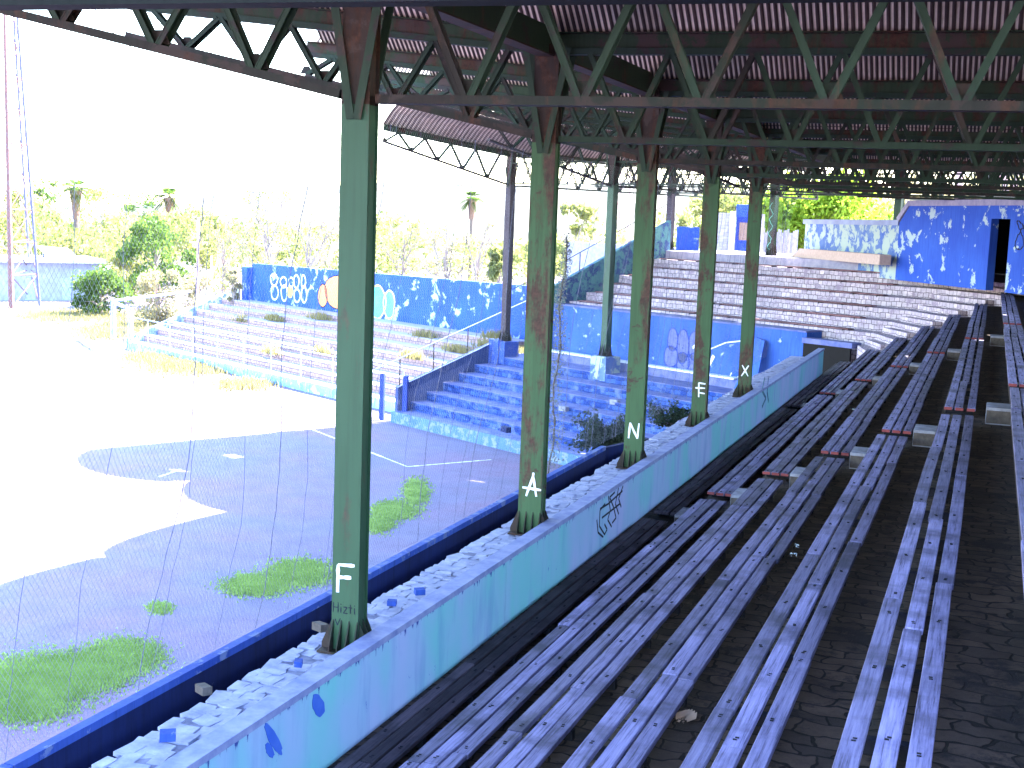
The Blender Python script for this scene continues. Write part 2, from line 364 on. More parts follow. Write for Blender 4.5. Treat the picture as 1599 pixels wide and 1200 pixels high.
# benches ---------------------------------------------------------------
def bench(org, along, side, L, wdt=.115, gap=.03, m=WOOD, label='', endpaint=REDPAINT, joints=True, group='long plank benches of the grandstand', start_off=(0, 0, 0), seed=0, ends=(True, True)):
    """org: left edge start at seat top; along, side unit vectors"""
    rr = random.Random(seed); along = Vector(along); side = Vector(side); org = Vector(org)
    root = empty('bench', org + side * .2 - Vector((0, 0, .12)), label, 'bench', group)
    parts = []
    th = .042
    for k in range(3):
        s0 = start_off[k]; p = s0; base = org + side * (k * (wdt + gap))
        while p < L - .3:
            seg = min(rr.uniform(3.2, 4.6), L - p)
            if L - p - seg < 1.2: seg = L - p
            b = MB(); nn = max(2, int(seg / .8)); dx = rr.uniform(-.012, .012); dz = rr.uniform(-.004, .006)
            ang = rr.uniform(-.006, .006) / max(seg, 1); bow = rr.uniform(-.006, .006)
            pr = []
            for i in range(nn + 1):
                t = i / nn; l = p + .006 + (seg - .012) * t
                off = dx + ang * seg * (t - .5) + bow * math.sin(math.pi * t)
                z = dz + rr.uniform(-.003, .003)
                pr.append((base + along * l + side * off, z))
            i0 = len(b.v)
            for (q, z) in pr:
                for (a, c) in ((0, 0), (wdt, 0), (wdt, -th), (0, -th)):
                    b.v.append(tuple(q + side * a + Vector((0, 0, c + z))))
            for i in range(nn):
                for j in range(4):
                    a_ = i0 + i * 4 + j; b_ = i0 + i * 4 + (j + 1) % 4
                    b.f.append((a_, b_, b_ + 4, a_ + 4)); b.uv.append(None)
            b.f.append((i0, i0 + 3, i0 + 2, i0 + 1)); b.uv.append(None)
            e = i0 + nn * 4; b.f.append((e, e + 1, e + 2, e + 3)); b.uv.append(None)
            pl = b.build('plank', m, root, bevel=.004)
            # bolt heads
            bo = MB(); l = p + .12
            while l < p + seg - .05:
                for q in (-.016, .016):
                    c = base + along * (l + q) + side * (wdt / 2 + rr.uniform(-.006, .006)) + Vector((0, 0, .004 + dz))
                    bo.box(c.x - .011, c.x + .011, c.y - .006, c.y + .006, c.z - .004, c.z + .0015)
                l += 1.15
            bo.build('bolt_row', BOLT, pl)
            p += seg
        if endpaint is not None and ends[0]:
            c = base + along * (s0 - .004)
            b = MB(); b.boxm(c + Vector((0, 0, -th)) + side * .002, along * .008, side * (wdt - .004), Vector((0, 0, th - .002)))
            b.build('end_paint', endpaint, root)
    l = .25
    while l < L:
        b = MB(); c = org + along * l
        b.boxm(c + Vector((0, 0, -.125)) + side * .02, along * .06, side * .38, Vector((0, 0, .08)))
        b.build('support', BOLT, root); l += 1.15
    settle(root)
    return root
bs = 0
for n in range(5, -2, -1):
    segs = [(-3.0, 19.0 - .25 * (n == 0)), (19.55, 32.7), (33.3, Yend(n) - .3)]
    for si, (y0, y1) in enumerate(segs):
        bs += 1
        so_ = (0, 0, 0)
        nm = 'turquoise parapet' if True else ''
        lab = {5: 'dark bench tight behind the turquoise parapet',
               -1: 'warped grey bench at the right edge of the view'}.get(n, 'bluish plank bench, %s row up from the parapet' % ORD[5 - n])
        lab += [', nearest stretch', ', stretch between the two aisles', ', far stretch past both aisles'][si]
        if n == -1 and si == 1:
            bench((Xs(n) + .0, y0, Zs(n)), (0, 1, 0), (1, 0, 0), y1 - y0, label=lab, seed=bs, ends=(True, True))
        else:
            bench((Xs(n) + rnd.uniform(-.01, .01), y0, Zs(n)), (0, 1, 0), (1, 0, 0), y1 - y0,
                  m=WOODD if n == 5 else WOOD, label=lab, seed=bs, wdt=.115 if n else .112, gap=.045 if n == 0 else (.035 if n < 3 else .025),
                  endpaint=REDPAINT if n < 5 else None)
# parapet -----------------------------------------------------------------
par = empty('parapet_wall', (-5.02, 10, 4.6), 'turquoise and lilac painted concrete parapet between the benches and the column walkway', 'wall')
y = -9.0; first = True
for y1 in (1.2, 7.2, 13.4, 19.5, 25.6, 31.8, 37.4, 42.4):
    b = MB(); b.box(-5.10, -4.95, y + .006, y1 - .006, 3.5, 5.50); b.build('wall_panel', TEAL, par)
    y = y1
b = MB(); b.box(-5.095, -4.956, -9, 42.38, 3.5, 5.497); b.build('core', BOLT, par)
b = MB()
y = -9.0
while y < 42.4:
    y1 = min(y + 3.05, 42.4); b.box(-5.125, -4.935 + rnd.uniform(-.004, .004), y, y1 - .008, 5.50, 5.56); y = y1
b.build('coping', CAP, par, bevel=.012)
settle(par)
# walkway, gutter, low wall
b = MB(); b.box(-5.75, -5.128, -9, 41, 3.2, 5.36)
tag(b.build('walkway', flat('walkway_bed', (.22, .22, .32), (.07, .07, .13), 6)), kind='structure')
b = MB(); b.box(-6.3, -5.75, -9, 22.4, 3.2, 4.93)
tag(b.build('gutter', flat('gutter_dirt', (.05, .05, .08), (.03, .03, .05), 5)), kind='structure')
b = MB()
y = -9.
while y < 41:
    x = -5.80
    while x < -5.16:
        wx = rnd.uniform(.09, .2); wy = rnd.uniform(.12, .26); cx_, cy_ = x + wx / 2, y + rnd.uniform(-.05, .08)
        if rnd.random() < .93:
            a = rnd.uniform(-.25, .25); tx, ty = rnd.uniform(-.06, .06), rnd.uniform(-.06, .06); z = 5.358 + rnd.uniform(0, .012)
            pts = []
            for (sx_, sy_) in ((-1, -1), (0, -1.1), (1, -1), (1.05, 0), (1, 1), (0, 1.05), (-1, 1)):
                px_ = sx_ * wx * .52 * rnd.uniform(.8, 1.05); py_ = sy_ * wy * .52 * rnd.uniform(.8, 1.05)
                pts.append((cx_ + px_ * math.cos(a) - py_ * math.sin(a), cy_ + px_ * math.sin(a) + py_ * math.cos(a), px_, py_))
            b.prism([(p[0], p[1]) for p in pts], 5.34, [z + .008 + tx * p[2] + ty * p[3] for p in pts])
        x += wx
    y += .19
tag(b.build('paving_stones', flat('pale_broken_flagstone', (.36, .36, .48), (.15, .16, .28), 5, bump=.6, bd=.02)),
    'pale broken flagstones and rubble covering the narrow walkway at the column feet', 'paving', kind='stuff')
lw = empty('low_wall', (-6.38, 7, 0), 'dark navy painted low wall edging the walkway above the ball field', 'wall')
b = MB(); b.box(-6.385, -6.30, -9, 22.0, 0, 5.30); b.build('wall', NAVY, lw)
b = MB()
y = -9
while y < 22.0: b.box(-6.39, -6.295, y, min(y + 4.0, 22.0) - .01, 5.30, 5.37); y += 4.0
b.build('coping', NAVYTOP, lw, bevel=.01)
b = MB(); b.prism([(-6.385, 22.0), (-6.30, 22.0), (-5.85, 23.4), (-5.95, 23.5)], 2.0, 5.34); b.build('end_return', NAVY, lw)
settle(lw)
b = MB(); b.box(-5.90, -5.752, 23.5, 41, 0, 5.3)
tag(b.build('retaining_wall', TREADB), 'blue stained retaining wall under the far end of the walkway', 'wall')
# rubble on the walkway
for i, (px, py) in enumerate([(466, 1040), (612, 945), (262, 1155), (655, 928), (318, 1083), (500, 985)]):
    p = onz(px, py, 5.42); b = MB(); a = rnd.uniform(0, 3); s_ = rnd.uniform(.045, .07)
    d1 = Vector((math.cos(a), math.sin(a), 0)); d2 = Vector((-math.sin(a), math.cos(a), .1))
    b.boxm(p - d1 * s_ - d2 * s_ * .7, d1 * s_ * 2, d2 * s_ * 1.4, Vector((0, 0, s_ * 1.1)))
    tag(b.build('rubble_block', NAVYTOP if i < 4 else BLOCKF, bevel=.008),
        ['blue brick chunk on the flagstones just beside the nearest column', 'blue brick chunk on the flagstones between the nearest two columns', 'blue brick chunk on the flagstones at the bottom of the view',
         'small blue chunk farther along the flagstones before the second column', 'pale concrete lump by the navy wall, left of the nearest column', 'pale stone lump leaning at the foot of the nearest column'][i], 'rubble')
# ------------------------------------------------------------------ columns
SK = Vector((-1, -.08, 0)).normalized()          # truss direction outwards (towards the field)
COLY = [10.26, 15.26, 20.26, 25.26, 30.26]
GLY = {'F': [[(0, 0), (0, 1)], [(0, 1), (.62, 1.02)], [(0, .55), (.5, .58)]],
       'A': [[(.1, 0), (.42, 1.02)], [(.42, 1.02), (.62, .02)], [(-.1, .42), (.85, .36)], [(.41, .9), (.43, 1.2)]],
       'N': [[(0, 0), (.05, 1)], [(.05, 1), (.55, .02)], [(.55, .02), (.62, 1)]],
       'E': [[(.25, -.1), (.2, 1.02)], [(.2, 1.0), (.72, .95)], [(-.05, .6), (.7, .62)], [(.2, .25), (.7, .2)]],
       'X': [[(0, 0), (.6, 1)], [(.02, 1), (.6, .02)]]}
def strokes(lines, o, ex, ey, sc, wd, nrm, b, rr):
    o, ex, ey, nrm = map(Vector, (o, ex, ey, nrm))
    for (a, c) in lines:
        p = o + ex * a[0] * sc + ey * a[1] * sc; q = o + ex * c[0] * sc + ey * c[1] * sc
        d = (q - p).normalized(); s_ = d.cross(nrm).normalized()
        n_ = 5; L_ = (q - p).length; up_ = []; dn_ = []
        for i in range(n_ + 1):
            t = i / n_; m_ = p + (q - p) * t; w_ = wd * (.5 + rr.uniform(-.12, .12)) * (.75 if i in (0, n_) else 1)
            up_.append(m_ + s_ * w_); dn_.append(m_ - s_ * w_)
        for i in range(n_):
            b.slab([up_[i], up_[i + 1], dn_[i + 1], dn_[i]], nrm, .0015 + rr.uniform(0, .001))
def column(P, zb, zc, zt, m, label, wd=.262, letter=None, lz=.6, head=True, ax=None, group=None, cat='column', name='steel_column', basez=.30):
    """P ground point, zb base, zc height where bottom chord meets, zt top"""
    ax = Vector(ax or (-SK.x, -SK.y, 0)); ay = Vector((-ax.y, ax.x, 0)); P = Vector((P[0], P[1], 0))
    root = empty(name, (P.x, P.y, zb), label, cat, group)
    b = MB(); h = wd / 2; d = wd * .42
    def bx(x0, x1, y0, y1, z0, z1, bb): bb.boxm(P + ax * x0 + ay * y0 + Vector((0, 0, z0)), ax * (x1 - x0), ay * (y1 - y0), Vector((0, 0, z1 - z0)))
    # laced channel pair: front and rear flange plates, two webs set in
    bx(-h, h, -d, -d + .014, zb + .02, zc - .05, b); bx(-h, h, d - .014, d, zb + .02, zc - .05, b)
    bx(-h + .02, -h + .034, -d + .014, d - .014, zb + .02, zc - .05, b); bx(h - .034, h - .02, -d + .014, d - .014, zb + .02, zc - .05, b)
    b.build('shaft', m, root)
    b = MB(); bx(-h, h, -d, -d + .012, zc - .05, zt, b); bx(-h, h, d - .012, d, zc - .05, zt, b); bx(-h + .03, -h + .04, -d + .012, d - .012, zc - .05, zt, b); bx(h - .04, h - .03, -d + .012, d - .012, zc - .05, zt, b)
    b.build('head', HEADM, root)
    b = MB(); bx(-h - .1, h + .1, -d - .1, d + .1, zb, zb + .02, b); b.build('base_plate', HEADM if m is not GREEN else TRUSSR, root)
    for (sx_, yy) in ((-1, -d - .002), (-.33, -d - .002), (.33, -d - .002), (1, -d - .002)):
        b = MB(); x_ = sx_ * (h - .012); q = P + ax * x_
        b.slab([q + ay * (yy) + Vector((0, 0, zb + .02)), q + ay * (yy - .1) + Vector((0, 0, zb + .02)), q + ay * (yy - .1) + Vector((0, 0, zb + .07)), q + ay * yy + Vector((0, 0, zb + basez))], ax, .012)
        b.build('gusset', TRUSSR, root)
    for sx_ in (-1, 1):
        for yy in (-d * .8, 0, d * .8):
            b = MB(); q = P + ax * sx_ * (h + .001) + ay * (yy - .006)
            b.slab([q + Vector((0, 0, zb + .02)), q + ax * sx_ * .1 + Vector((0, 0, zb + .02)), q + ax * sx_ * .1 + Vector((0, 0, zb + .07)), q + Vector((0, 0, zb + basez))], ay, .012)
            b.build('gusset', TRUSSR, root)
    if head:   # V of angles clasping the column head
        for sx_ in (-1, 1):
            for yy in (-d - .03, d + .03):
                b = MB(); b.beam(P + ax * .03 * sx_ + ay * yy + Vector((0, 0, zc - .18)), P + ax * sx_ * (h + .12) + ay * yy + Vector((0, 0, zt - .05)), .012, .075, up=ay.cross(Vector((0, 0, 1))))
                b.build('head_brace', TRUSSM, root)
    if letter:
        b = MB(); strokes(GLY[letter], P + ax * (-.075) + ay * (-d - .002) + Vector((0, 0, zb + lz)), ax, (0, 0, 1), .26, .032, -ay, b, random.Random(ord(letter)))
        b.build('painted_letter', WHITEP, root)
    settle(root); return root
CHZ = CZ + .98; TOPZ = CZ + 2.02
mats = [GREEN, GREEN_RUST, GREEN_RUST, GREEN_RUST, GREEN_RUST]
labs = ['nearest green steel column with a white painted letter F and black scribbles', 'rust streaked green steel column with a white painted letter A',
        'green steel column with a white painted letter N beside a bush', 'rusty green steel column with a white painted letter E', 'farthest lettered green column, white letter X, by the leaning slab']
for i, yc in enumerate(COLY):
    c = column((-5.32, yc), 5.38, CHZ, TOPZ + .1, mats[i], labs[i], wd=.262 if i == 0 else .30, letter='FANEX'[i], lz=[.56, .50, .5, .62, .5][i], group='lettered columns along the walkway')
    if i == 0:   # black marker scribble under the F: Hizti and a small v
        b = MB(); rr = random.Random(3); ax = Vector((-SK.x, -SK.y, 0)); ay = Vector((-ax.y, ax.x, 0)); o = Vector((-5.32, yc, 0)) + ax * -.115 + ay * (-.262 * .42 - .002) + Vector((0, 0, 5.38 + .37))
        sc = .095
        def st(ls, dx, dz=0, s=sc): strokes(ls, o + ax * dx + Vector((0, 0, dz)), ax, (0, 0, 1), s, .008, -ay, b, rr)
        st([[(0, 0), (0, 1)], [(.5, 0), (.5, 1)], [(0, .5), (.5, .5)]], 0)
        st([[(0, 0), (0, .6)], [(0, .8), (0, .88)]], .075)
        st([[(0, .6), (.4, .6)], [(.4, .6), (0, 0)], [(0, 0), (.45, 0)]], .1)
        st([[(.2, 0), (.2, .9)], [(0, .6), (.4, .6)]], .15)
        st([[(0, 0), (0, .6)], [(0, .8), (0, .88)]], .21)
        st([[(0, .6), (.25, 0)], [(.25, 0), (.55, .7)]], .02, -.12)
        sc_o = b.build('marker_scribble', BLACK, None); sc_o.parent = c; sc_o.matrix_parent_inverse = c.matrix_basis.inverted()
# ------------------------------------------------------------------ trusses
def truss(P, out, rear, cant, zc, zt, label, m=TRUSSM, m2=TRUSSR, slopeb=.216, slopet=.10, node0=1.0, ps=1.0, group='steel roof trusses', rust=0):
    """P column head xy, out unit vector to the field; bottom chord at zc, top chord at zt"""
    P = Vector((P[0], P[1], 0)); out = Vector(out); sd_ = Vector((-out.y, out.x, 0))
    root = empty('roof_truss', (P.x, P.y, zc), label, 'truss', group)
    def zb_(t): return zc + slopeb * max(t, 0)
    def zt_(t): return zt + slopet * max(t, 0)
    tip = cant
    # the lower chord meets the upper where they cross
    tc = min(cant, (zt - zc) / (slopeb - slopet) - .15) if slopeb > slopet else cant
    def pt(t, z, s=0): return P + out * t + sd_ * s + Vector((0, 0, z))
    b = MB(); b.beam(pt(-rear, zc), pt(-.17, zc), .15, .075); b.build('bottom_chord', m if not rust else m2, root)
    b = MB(); b.beam(pt(.17, zb_(.17)), pt(tc, zb_(tc)), .15, .08); b.build('cantilever_chord', m2, root)
    b = MB(); b.beam(pt(-rear, zt), pt(0, zt), .11, .08); b.beam(pt(0, zt), pt(tip, zt_(tip)), .11, .08); b.build('top_chord', m, root)
    # deep valley beam on top
    b = MB(); b.beam(pt(-rear, zt + .125), pt(0, zt + .125), .04, .16); b.beam(pt(0, zt + .125), pt(tip, zt_(tip) + .125), .04, .16)
    b.beam(pt(-rear, zt + .215), pt(0, zt + .215), .22, .012); b.beam(pt(0, zt + .215), pt(tip, zt_(tip) + .215), .22, .012)
    b.build('valley_beam', VALM if m is TRUSSM else m, root)
    i = 0
    nodes = []
    t = node0
    ts = [-k * ps for k in range(int(rear / ps), -1, -1)] + [k * ps for k in range(1, int(tc / ps) + 1)]
    for t in ts:
        for sgn in (-1, 1):
            t2 = t + sgn * ps / 2
            if t2 < -rear or t2 > tc: continue
            if t == 0: continue
            i += 1
            bb = MB(); a = pt(t + sgn * .03, zb_(t) + .03, 0); c = pt(t2 - sgn * .02, zt_(t2) - .03, 0)
            if zt_(t2) - zb_(t) < .15: continue
            for s_ in (-.062, .062):
                bb.beam(a + sd_ * s_, c + sd_ * s_, .012, .062, up=sd_.cross(c - a))
                bb.beam(a + sd_ * (s_ * .75) + out * .026, c + sd_ * (s_ * .75) + out * .026, .05, .010, up=sd_.cross(c - a))
            bb.build('diagonal', m2 if (i * 7 + rust) % 5 == 0 else m, root)
        if abs(t) > .2 and zt_(t) - zb_(t) > .2:
            g = MB(); q = pt(t, zb_(t) + .04, -.008)
            g.slab([q + out * -.12, q + out * .12, q + out * .05 + Vector((0, 0, .13)), q + out * -.05 + Vector((0, 0, .13))], sd_, .016)
            g.build('gusset', m2, root)
    settle(root); return root
NT = [(5.2, 9.5, 'first truss overhead, its lower chord crossing the very top of the view'), (10.26, 9.8, 'truss on the nearest column lettered F'),
      (15.26, 5.9, 'truss on the column lettered A with a broken outer tip'), (20.26, 6.0, 'truss on the column lettered N'), (25.26, 7.8, 'truss on the column lettered E'),
      (30.26, 10.4, 'truss on the column lettered X'), (34.6, 10.1, 'first truss beyond the lettered columns'), (39.0, 9.8, 'second truss beyond the lettered columns'), (45.6, 9.8, 'truss at the far corner of the near roof'), (51.5, 8.5, 'very last truss of the near roof, deep in the corner')]
for i, (yt, ca, lab) in enumerate(NT):
    dz = max(0, (yt - 25)) * .012
    truss((-5.32, yt), SK, 9.0 if yt < 12 else 12.0, ca, CHZ + dz, CHZ + 1.06 + dz, lab, rust=i % 2 if i else 0, m=TRUSSM if i else TRUSSK, m2=TRUSSR if i else TRUSSK)
# long girder above the columns
b = MB(); b.beam((-5.32, -4, CHZ + 1.10), (-5.32, 45.6, CHZ + 1.30), .06, .34)
gd = b.build('roof_girder', TRUSSM); tag(gd, 'deep dark girder running the length of the roof above the lettered columns', 'girder')
b = MB(); b.beam((-5.32, -4, CHZ + .92), (-5.32, 45.6, CHZ + 1.12), .20, .02); b.build('flange', HEADM, gd)
# ------------------------------------------------------------------ vaults
def vault(Pa, Pb, out, ta, tb, za, slopet, label, zadd=0, rise=.24, holes=0, seed=0, pitch=.078, segs=10, name='corrugated_roof_bay', rag=0):
    """arched corrugated sheet spanning between two truss lines"""
    rr = random.Random(seed); Pa = Vector((Pa[0], Pa[1], 0)); Pb = Vector((Pb[0], Pb[1], 0)); out = Vector(out)
    span = (Pb - Pa).length; ang = R(47); Rr = span / 2 / math.sin(ang)
    b = MB(); sub = 4; n = int((tb - ta) / pitch) * sub
    vs = []; us = []
    for i in range(n + 1):
        t = ta + (tb - ta) * i / n
        am = .013 * math.sin(2 * math.pi * t / pitch)
        zz = za + slopet * max(t, 0)
        for j in range(segs + 1):
            th = -ang + 2 * ang * j / segs
            s_ = .5 + Rr * math.sin(th) / span
            p = Pa.lerp(Pb, s_) + out * t
            rad = Rr + am
            z = zz + rad * math.cos(th) - Rr * math.cos(ang) + zadd
            s2 = .5 + (Rr + am) * math.sin(th) / span
            p = Pa.lerp(Pb, s2) + out * t
            vs.append((p.x, p.y, z)); us.append((t, Rr * (th + ang)))
    b.v = vs; k = segs + 1
    hs = [(rr.randint(0, n - 40), rr.randint(0, segs - 2), rr.randint(3, 12), 1) for _ in range(holes)]
    for i in range(n):
        for j in range(segs):
            if any(h[0] <= i < h[0] + h[2] and h[1] <= j < h[1] + h[3] for h in hs): continue
            if rag and i > n - 60 and noise.noise(Vector((i // 10 * .9 + seed, j * .7, 0))) > .15 - .5 * (i - n + 60) / 60 * rag: continue
            q = (i * k + j, (i + 1) * k + j, (i + 1) * k + j + 1, i * k + j + 1)
            b.f.append(q); b.uv.append([us[a] for a in q])
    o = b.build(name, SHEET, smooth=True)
    tag(o, label, 'roof', 'arched corrugated roof bays')
    return o
for i in range(len(NT) - 1):
    y0, c0, _ = NT[i]; y1, c1, _ = NT[i + 1]
    dz = max(0, (y0 - 25)) * .012
    tb = [9.6, 6.4, 5.7, 5.9, 8.0, 10.4, 10.0, 9.8, 9.8, 8.3][i]
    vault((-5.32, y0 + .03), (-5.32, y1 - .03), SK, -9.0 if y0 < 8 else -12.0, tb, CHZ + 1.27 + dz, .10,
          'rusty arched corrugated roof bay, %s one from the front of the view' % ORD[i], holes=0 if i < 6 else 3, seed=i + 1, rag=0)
# ------------------------------------------------------------------ corner and wing stand
corner = empty('corner_stand', (-3, 48, 0), 'pale block steps turning the corner between the two stands', 'stand')
wing = empty('wing_stand', uv(37, 45), 'pale block grandstand tiers facing the field behind the blue wall', 'stand')
def P2(u, v): p = uv(u, v); return (p.x, p.y)
US = 27.8
for n in range(4, -3, -1):
    A = (Xt(n) if n < 5 else -4.95, Yend(n)); A1 = (Xt(n - 1), Yend(n - 1)); Bv = Vt(n); Bv1 = Vt(n - 1)
    zt = Zt(n); b = MB()
    b.prism([A, A1, P2(US, Bv1), P2(US, Bv)], zt - 1.2, zt)
    b.build('tier', RISER, corner)
    if n > 3: continue
    b = MB(); b.prism([P2(US, Bv), P2(US, Bv1 + .02), P2(44.8, Bv1 + .02), P2(44.8, Bv)], zt - 1.2, zt)
    b.build('tier', RISER, wing)
# block steps in the corner aisle
for n in range(4, -3, -1):
    A1 = Vector((Xt(n - 1), Yend(n - 1), 0)); B1 = uv(US, Vt(n - 1)); d = (B1 - A1); sd_ = Vector((-d.y, d.x, 0)).normalized()
    b = MB(); p0 = A1 + d * .12; p1 = A1 + d * .95
    w_ = .42
    b.prism([(q.x, q.y) for q in (p0 + sd_ * w_, p0 - sd_ * -.002, p1 - sd_ * -.002, p1 + sd_ * w_)][::1], Zt(n) + .002, Zt(n) + .2)
    b.build('half_step', RISER, corner)
settle(corner)
# rear platform
b = MB(); b.prism([P2(20, Vt(-3)), P2(20, 56), P2(60, 56), P2(44.8, 54), P2(44.8, Vt(-3))], 0, Zt(-3) + .02); b.build('rear_platform', TREAD, wing)
b = MB(); b.prism([(Xt(-3), 40), (8, 40), P2(20, 58), P2(22, Vt(-3))], 0, Zt(-3) - .02); b.build('rear_floor', TREAD, corner); settle(corner)
settle(wing)
# wing benches
for n in range(3, -3, -1):
    for si, (u0, u1) in enumerate([(29.0 + .25 * (3 - n), 36.6), (36.9, 44.2)]):
        o_ = uv(u0, Vt(n) - .02, Zt(n) + .075); bs += 1
        bench(o_, D2, V2, u1 - u0, wdt=.12, gap=.02, m=WOODR, label='reddish bench on the pale far tiers, %s row above the blue wall, %s half' % (ORD[3 - n], ['right', 'left'][si]), seed=bs, endpaint=None, group='benches on the far stand')
# tall blue wall in front of the wing stand
tw = empty('blue_wall', uv(37, 41.3), 'tall peeling light blue wall with lilac graffiti in front of the far stand', 'wall')
b = MB(); b.prism([P2(30.2, 41.1), P2(30.2, 42.08), P2(45.0, 42.08), P2(45.0, 41.1)], 2.6, 5.38); b.build('wall', BLUEW2, tw)
b = MB(); b.prism([P2(30.2, 41.05), P2(30.2, 42.09), P2(45.0, 42.09), P2(45.0, 41.05)], 5.38, 5.44); b.build('coping', TREADB, tw)
b = MB(); b.prism([P2(33, 40.55), P2(33, 41.09), P2(45.0, 41.09), P2(45.0, 40.55)], 2.6, 3.2); b.build('foot_ledge', TREADB, tw)
b = MB(); b.prism([P2(33.2, 40.5), P2(33.2, 40.95), P2(45.0, 40.95), P2(45.0, 40.5)], 3.2, 3.27); b.build('ledge_board', WHITEP, tw)
# black slab beside it stands in for the shade of an opening
b = MB(); b.prism([P2(28.0, 40.85), P2(28.0, 40.95), P2(30.15, 40.95), P2(30.15, 40.85)], 2.6, 5.0); b.build('opening_shade_slab', DARKIN, tw)
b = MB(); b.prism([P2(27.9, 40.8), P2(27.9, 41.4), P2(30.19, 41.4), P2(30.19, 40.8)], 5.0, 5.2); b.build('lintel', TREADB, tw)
# outlined bubble graffiti
def bubbles(root, face_o, ex, ey, nrm, cells, col_fill, col_line, r=.045, name='graffiti'):
    fb = MB(); lb = MB(); face_o, ex, ey, nrm = map(Vector, (face_o, ex, ey, nrm))
    for (cx_, cy_, rx, ry) in cells:
        ring = [face_o + ex * (cx_ + rx * math.cos(t) * (1 + .08 * math.sin(3 * t + cx_ * 9))) + ey * (cy_ + ry * math.sin(t)) for t in [2 * math.pi * k / 20 for k in range(20)]]
        if col_fill is not None: fb.slab(ring, nrm, .004)
        for k in range(20):
            a, c = ring[k] + nrm * .005, ring[(k + 1) % 20] + nrm * .005
            lb.beam(a, c, .004, r, up=nrm.cross(c - a))
    if col_fill is not None: fb.build(name + '_fill', col_fill, root)
    lb.build(name + '_outline', col_line, root)
LILAC = flat('lilac_spray', (.15, .16, .32), (.09, .11, .27), 10, bump=0)
gp = uv(36.9, 41.1, 0); 
bubbles(tw, uv(37.4, 41.095, 2.95), -D2, (0, 0, 1), -V2, [(.2, .75, .42, .46), (.25, 1.5, .3, .5), (.85, 1.25, .34, .75), (.9, .6, .38, .4), (1.5, 1.35, .34, .62), (1.55, .6, .38, .44), (2.1, 1.2, .32, .66), (2.15, .62, .3, .35)], LILAC, POSTB)
lb = MB(); rr = random.Random(5)
for i in range(70):
    x_ = rr.uniform(.0, 2.3); z_ = rr.uniform(.4, 1.8); a = uv(37.4 - x_, 41.09, 2.95 + z_); lb.beam(a - V2 * .006, uv(37.4 - x_ - rr.uniform(.05, .2), 41.084, 2.95 + z_ + rr.uniform(-.05, .05)), .004, .045, up=V2)
lb.build('graffiti_hatching', POSTB, tw)
# white drips and scrawl on the right part
lb = MB()
for (x0, z0, x1, z1, w_) in [(35.6, 4.0, 34.2, 4.6, .05), (34.2, 4.6, 33.4, 4.75, .05), (35.2, 3.3, 34.8, 4.0, .16), (34.0, 3.0, 33.8, 3.4, .05), (33.8, 3.0, 33.4, 3.3, .06), (33.3, 4.3, 33.0, 4.6, .12), (36.0, 4.2, 35.8, 4.35, .12)]:
    lb.beam(uv(x0, 41.088, z0), uv(x1, 41.088, z1), .005, w_, up=V2.cross(uv(x1, 0, z1) - uv(x0, 0, z0)))
lb.build('white_scrawl', WHITEP, tw)
settle(tw)
b = MB(); p = uv(32.6, 40.5, 3.0)
b.slab([uv(33.0, 40.3, 2.75), uv(31.9, 40.3, 2.75), uv(32.0, 40.9, 4.9), uv(32.5, 40.95, 5.0)], -V2, .08)
tag(b.build('leaning_slab', BLUEW2, bevel=.01), 'pale blue slab leaning against the blue wall behind the letter X column', 'slab')
# teal sloping end wall of the wing stand
sw = empty('end_wall', uv(44.9, 45), 'mottled teal sloping end wall at the left of the far stand', 'wall')
b = MB(); v0, v1 = 40.4, 49.0
def zsl(v): return 6.25 + (v - 41.1) * (3.1 / 7.4)
b.prism([P2(44.82, v0), P2(44.82, v1), P2(45.05, v1), P2(45.05, v0)], 2.6, [zsl(v0), zsl(v1), zsl(v1), zsl(v0)]); b.build('wall', TEALS, sw)
b = MB()
for v in (40.5, 42.8, 45.1, 47.4): b.beam(uv(44.93, v, zsl(v)), uv(44.93, v, zsl(v) + .9), .04, .04)
b.beam(uv(44.93, 38.6, zsl(38.6) + .9), uv(44.93, 48.8, zsl(48.8) + .9), .03, .03); b.build('handrail', TRUSSR, sw); settle(sw)
# wing columns and trusses
WCH = CZ + 1.58
wcols = [(39.6, 'dark green steel column on a blue block between the letter A and letter N columns'), (46.4, 'rusty mauve steel column on a blue block at the left end of the far roof')]
for i, (u, lab) in enumerate(wcols):
    p = uv(u, 39.5)
    c = column((p.x, p.y), 3.55, WCH, WCH + 1.4, [GREEN, MAUVE][i], lab, wd=.36, ax=D2 * -1, basez=.55, group='columns of the far stand')
    b = MB(); b.prism([P2(u - .5, 39.05), P2(u - .5, 39.95), P2(u + .45, 39.95), P2(u + .45, 39.05)], 2.5, 3.55)
    tag(b.build('column_pedestal', [BLUEP, NAVYTOP][i], bevel=.02), ['peeling pale blue concrete pedestal under the dark green far column', 'deep blue concrete pedestal under the mauve far column'][i], 'pedestal')
rl = [(32.4, 'slim green rear column at the left edge of the raised blue wall'), (39.3, 'slim rear column with a teal squiggle, by the tree and grey fence'), (46.0, 'rusty slim rear column beside the small blue wall'), ]
RZ = Zt(-3) + .02
for i, (u, lab) in enumerate(rl):
    p = uv(u, 50.2); c = column((p.x, p.y), RZ, WCH, WCH + 1.4, [GREEN, GREEN_RUST, MAUVE][i], lab, wd=.34, ax=D2 * -1, basez=.6, group='rear columns of the far stand')
    if i == 1:
        b = MB(); pts = [uv(u + .12 * math.sin(k * .9) * (1 if k % 5 else .4), 50.2 - .155, RZ + .3 + k * .09) for k in range(26)]
        b.tube(pts, .018, 4); o = b.build('teal_squiggle', flat('teal_spray', (.25, .7, .6), (.2, .6, .5)), None); o.parent = c; o.matrix_parent_inverse = c.matrix_basis.inverted()
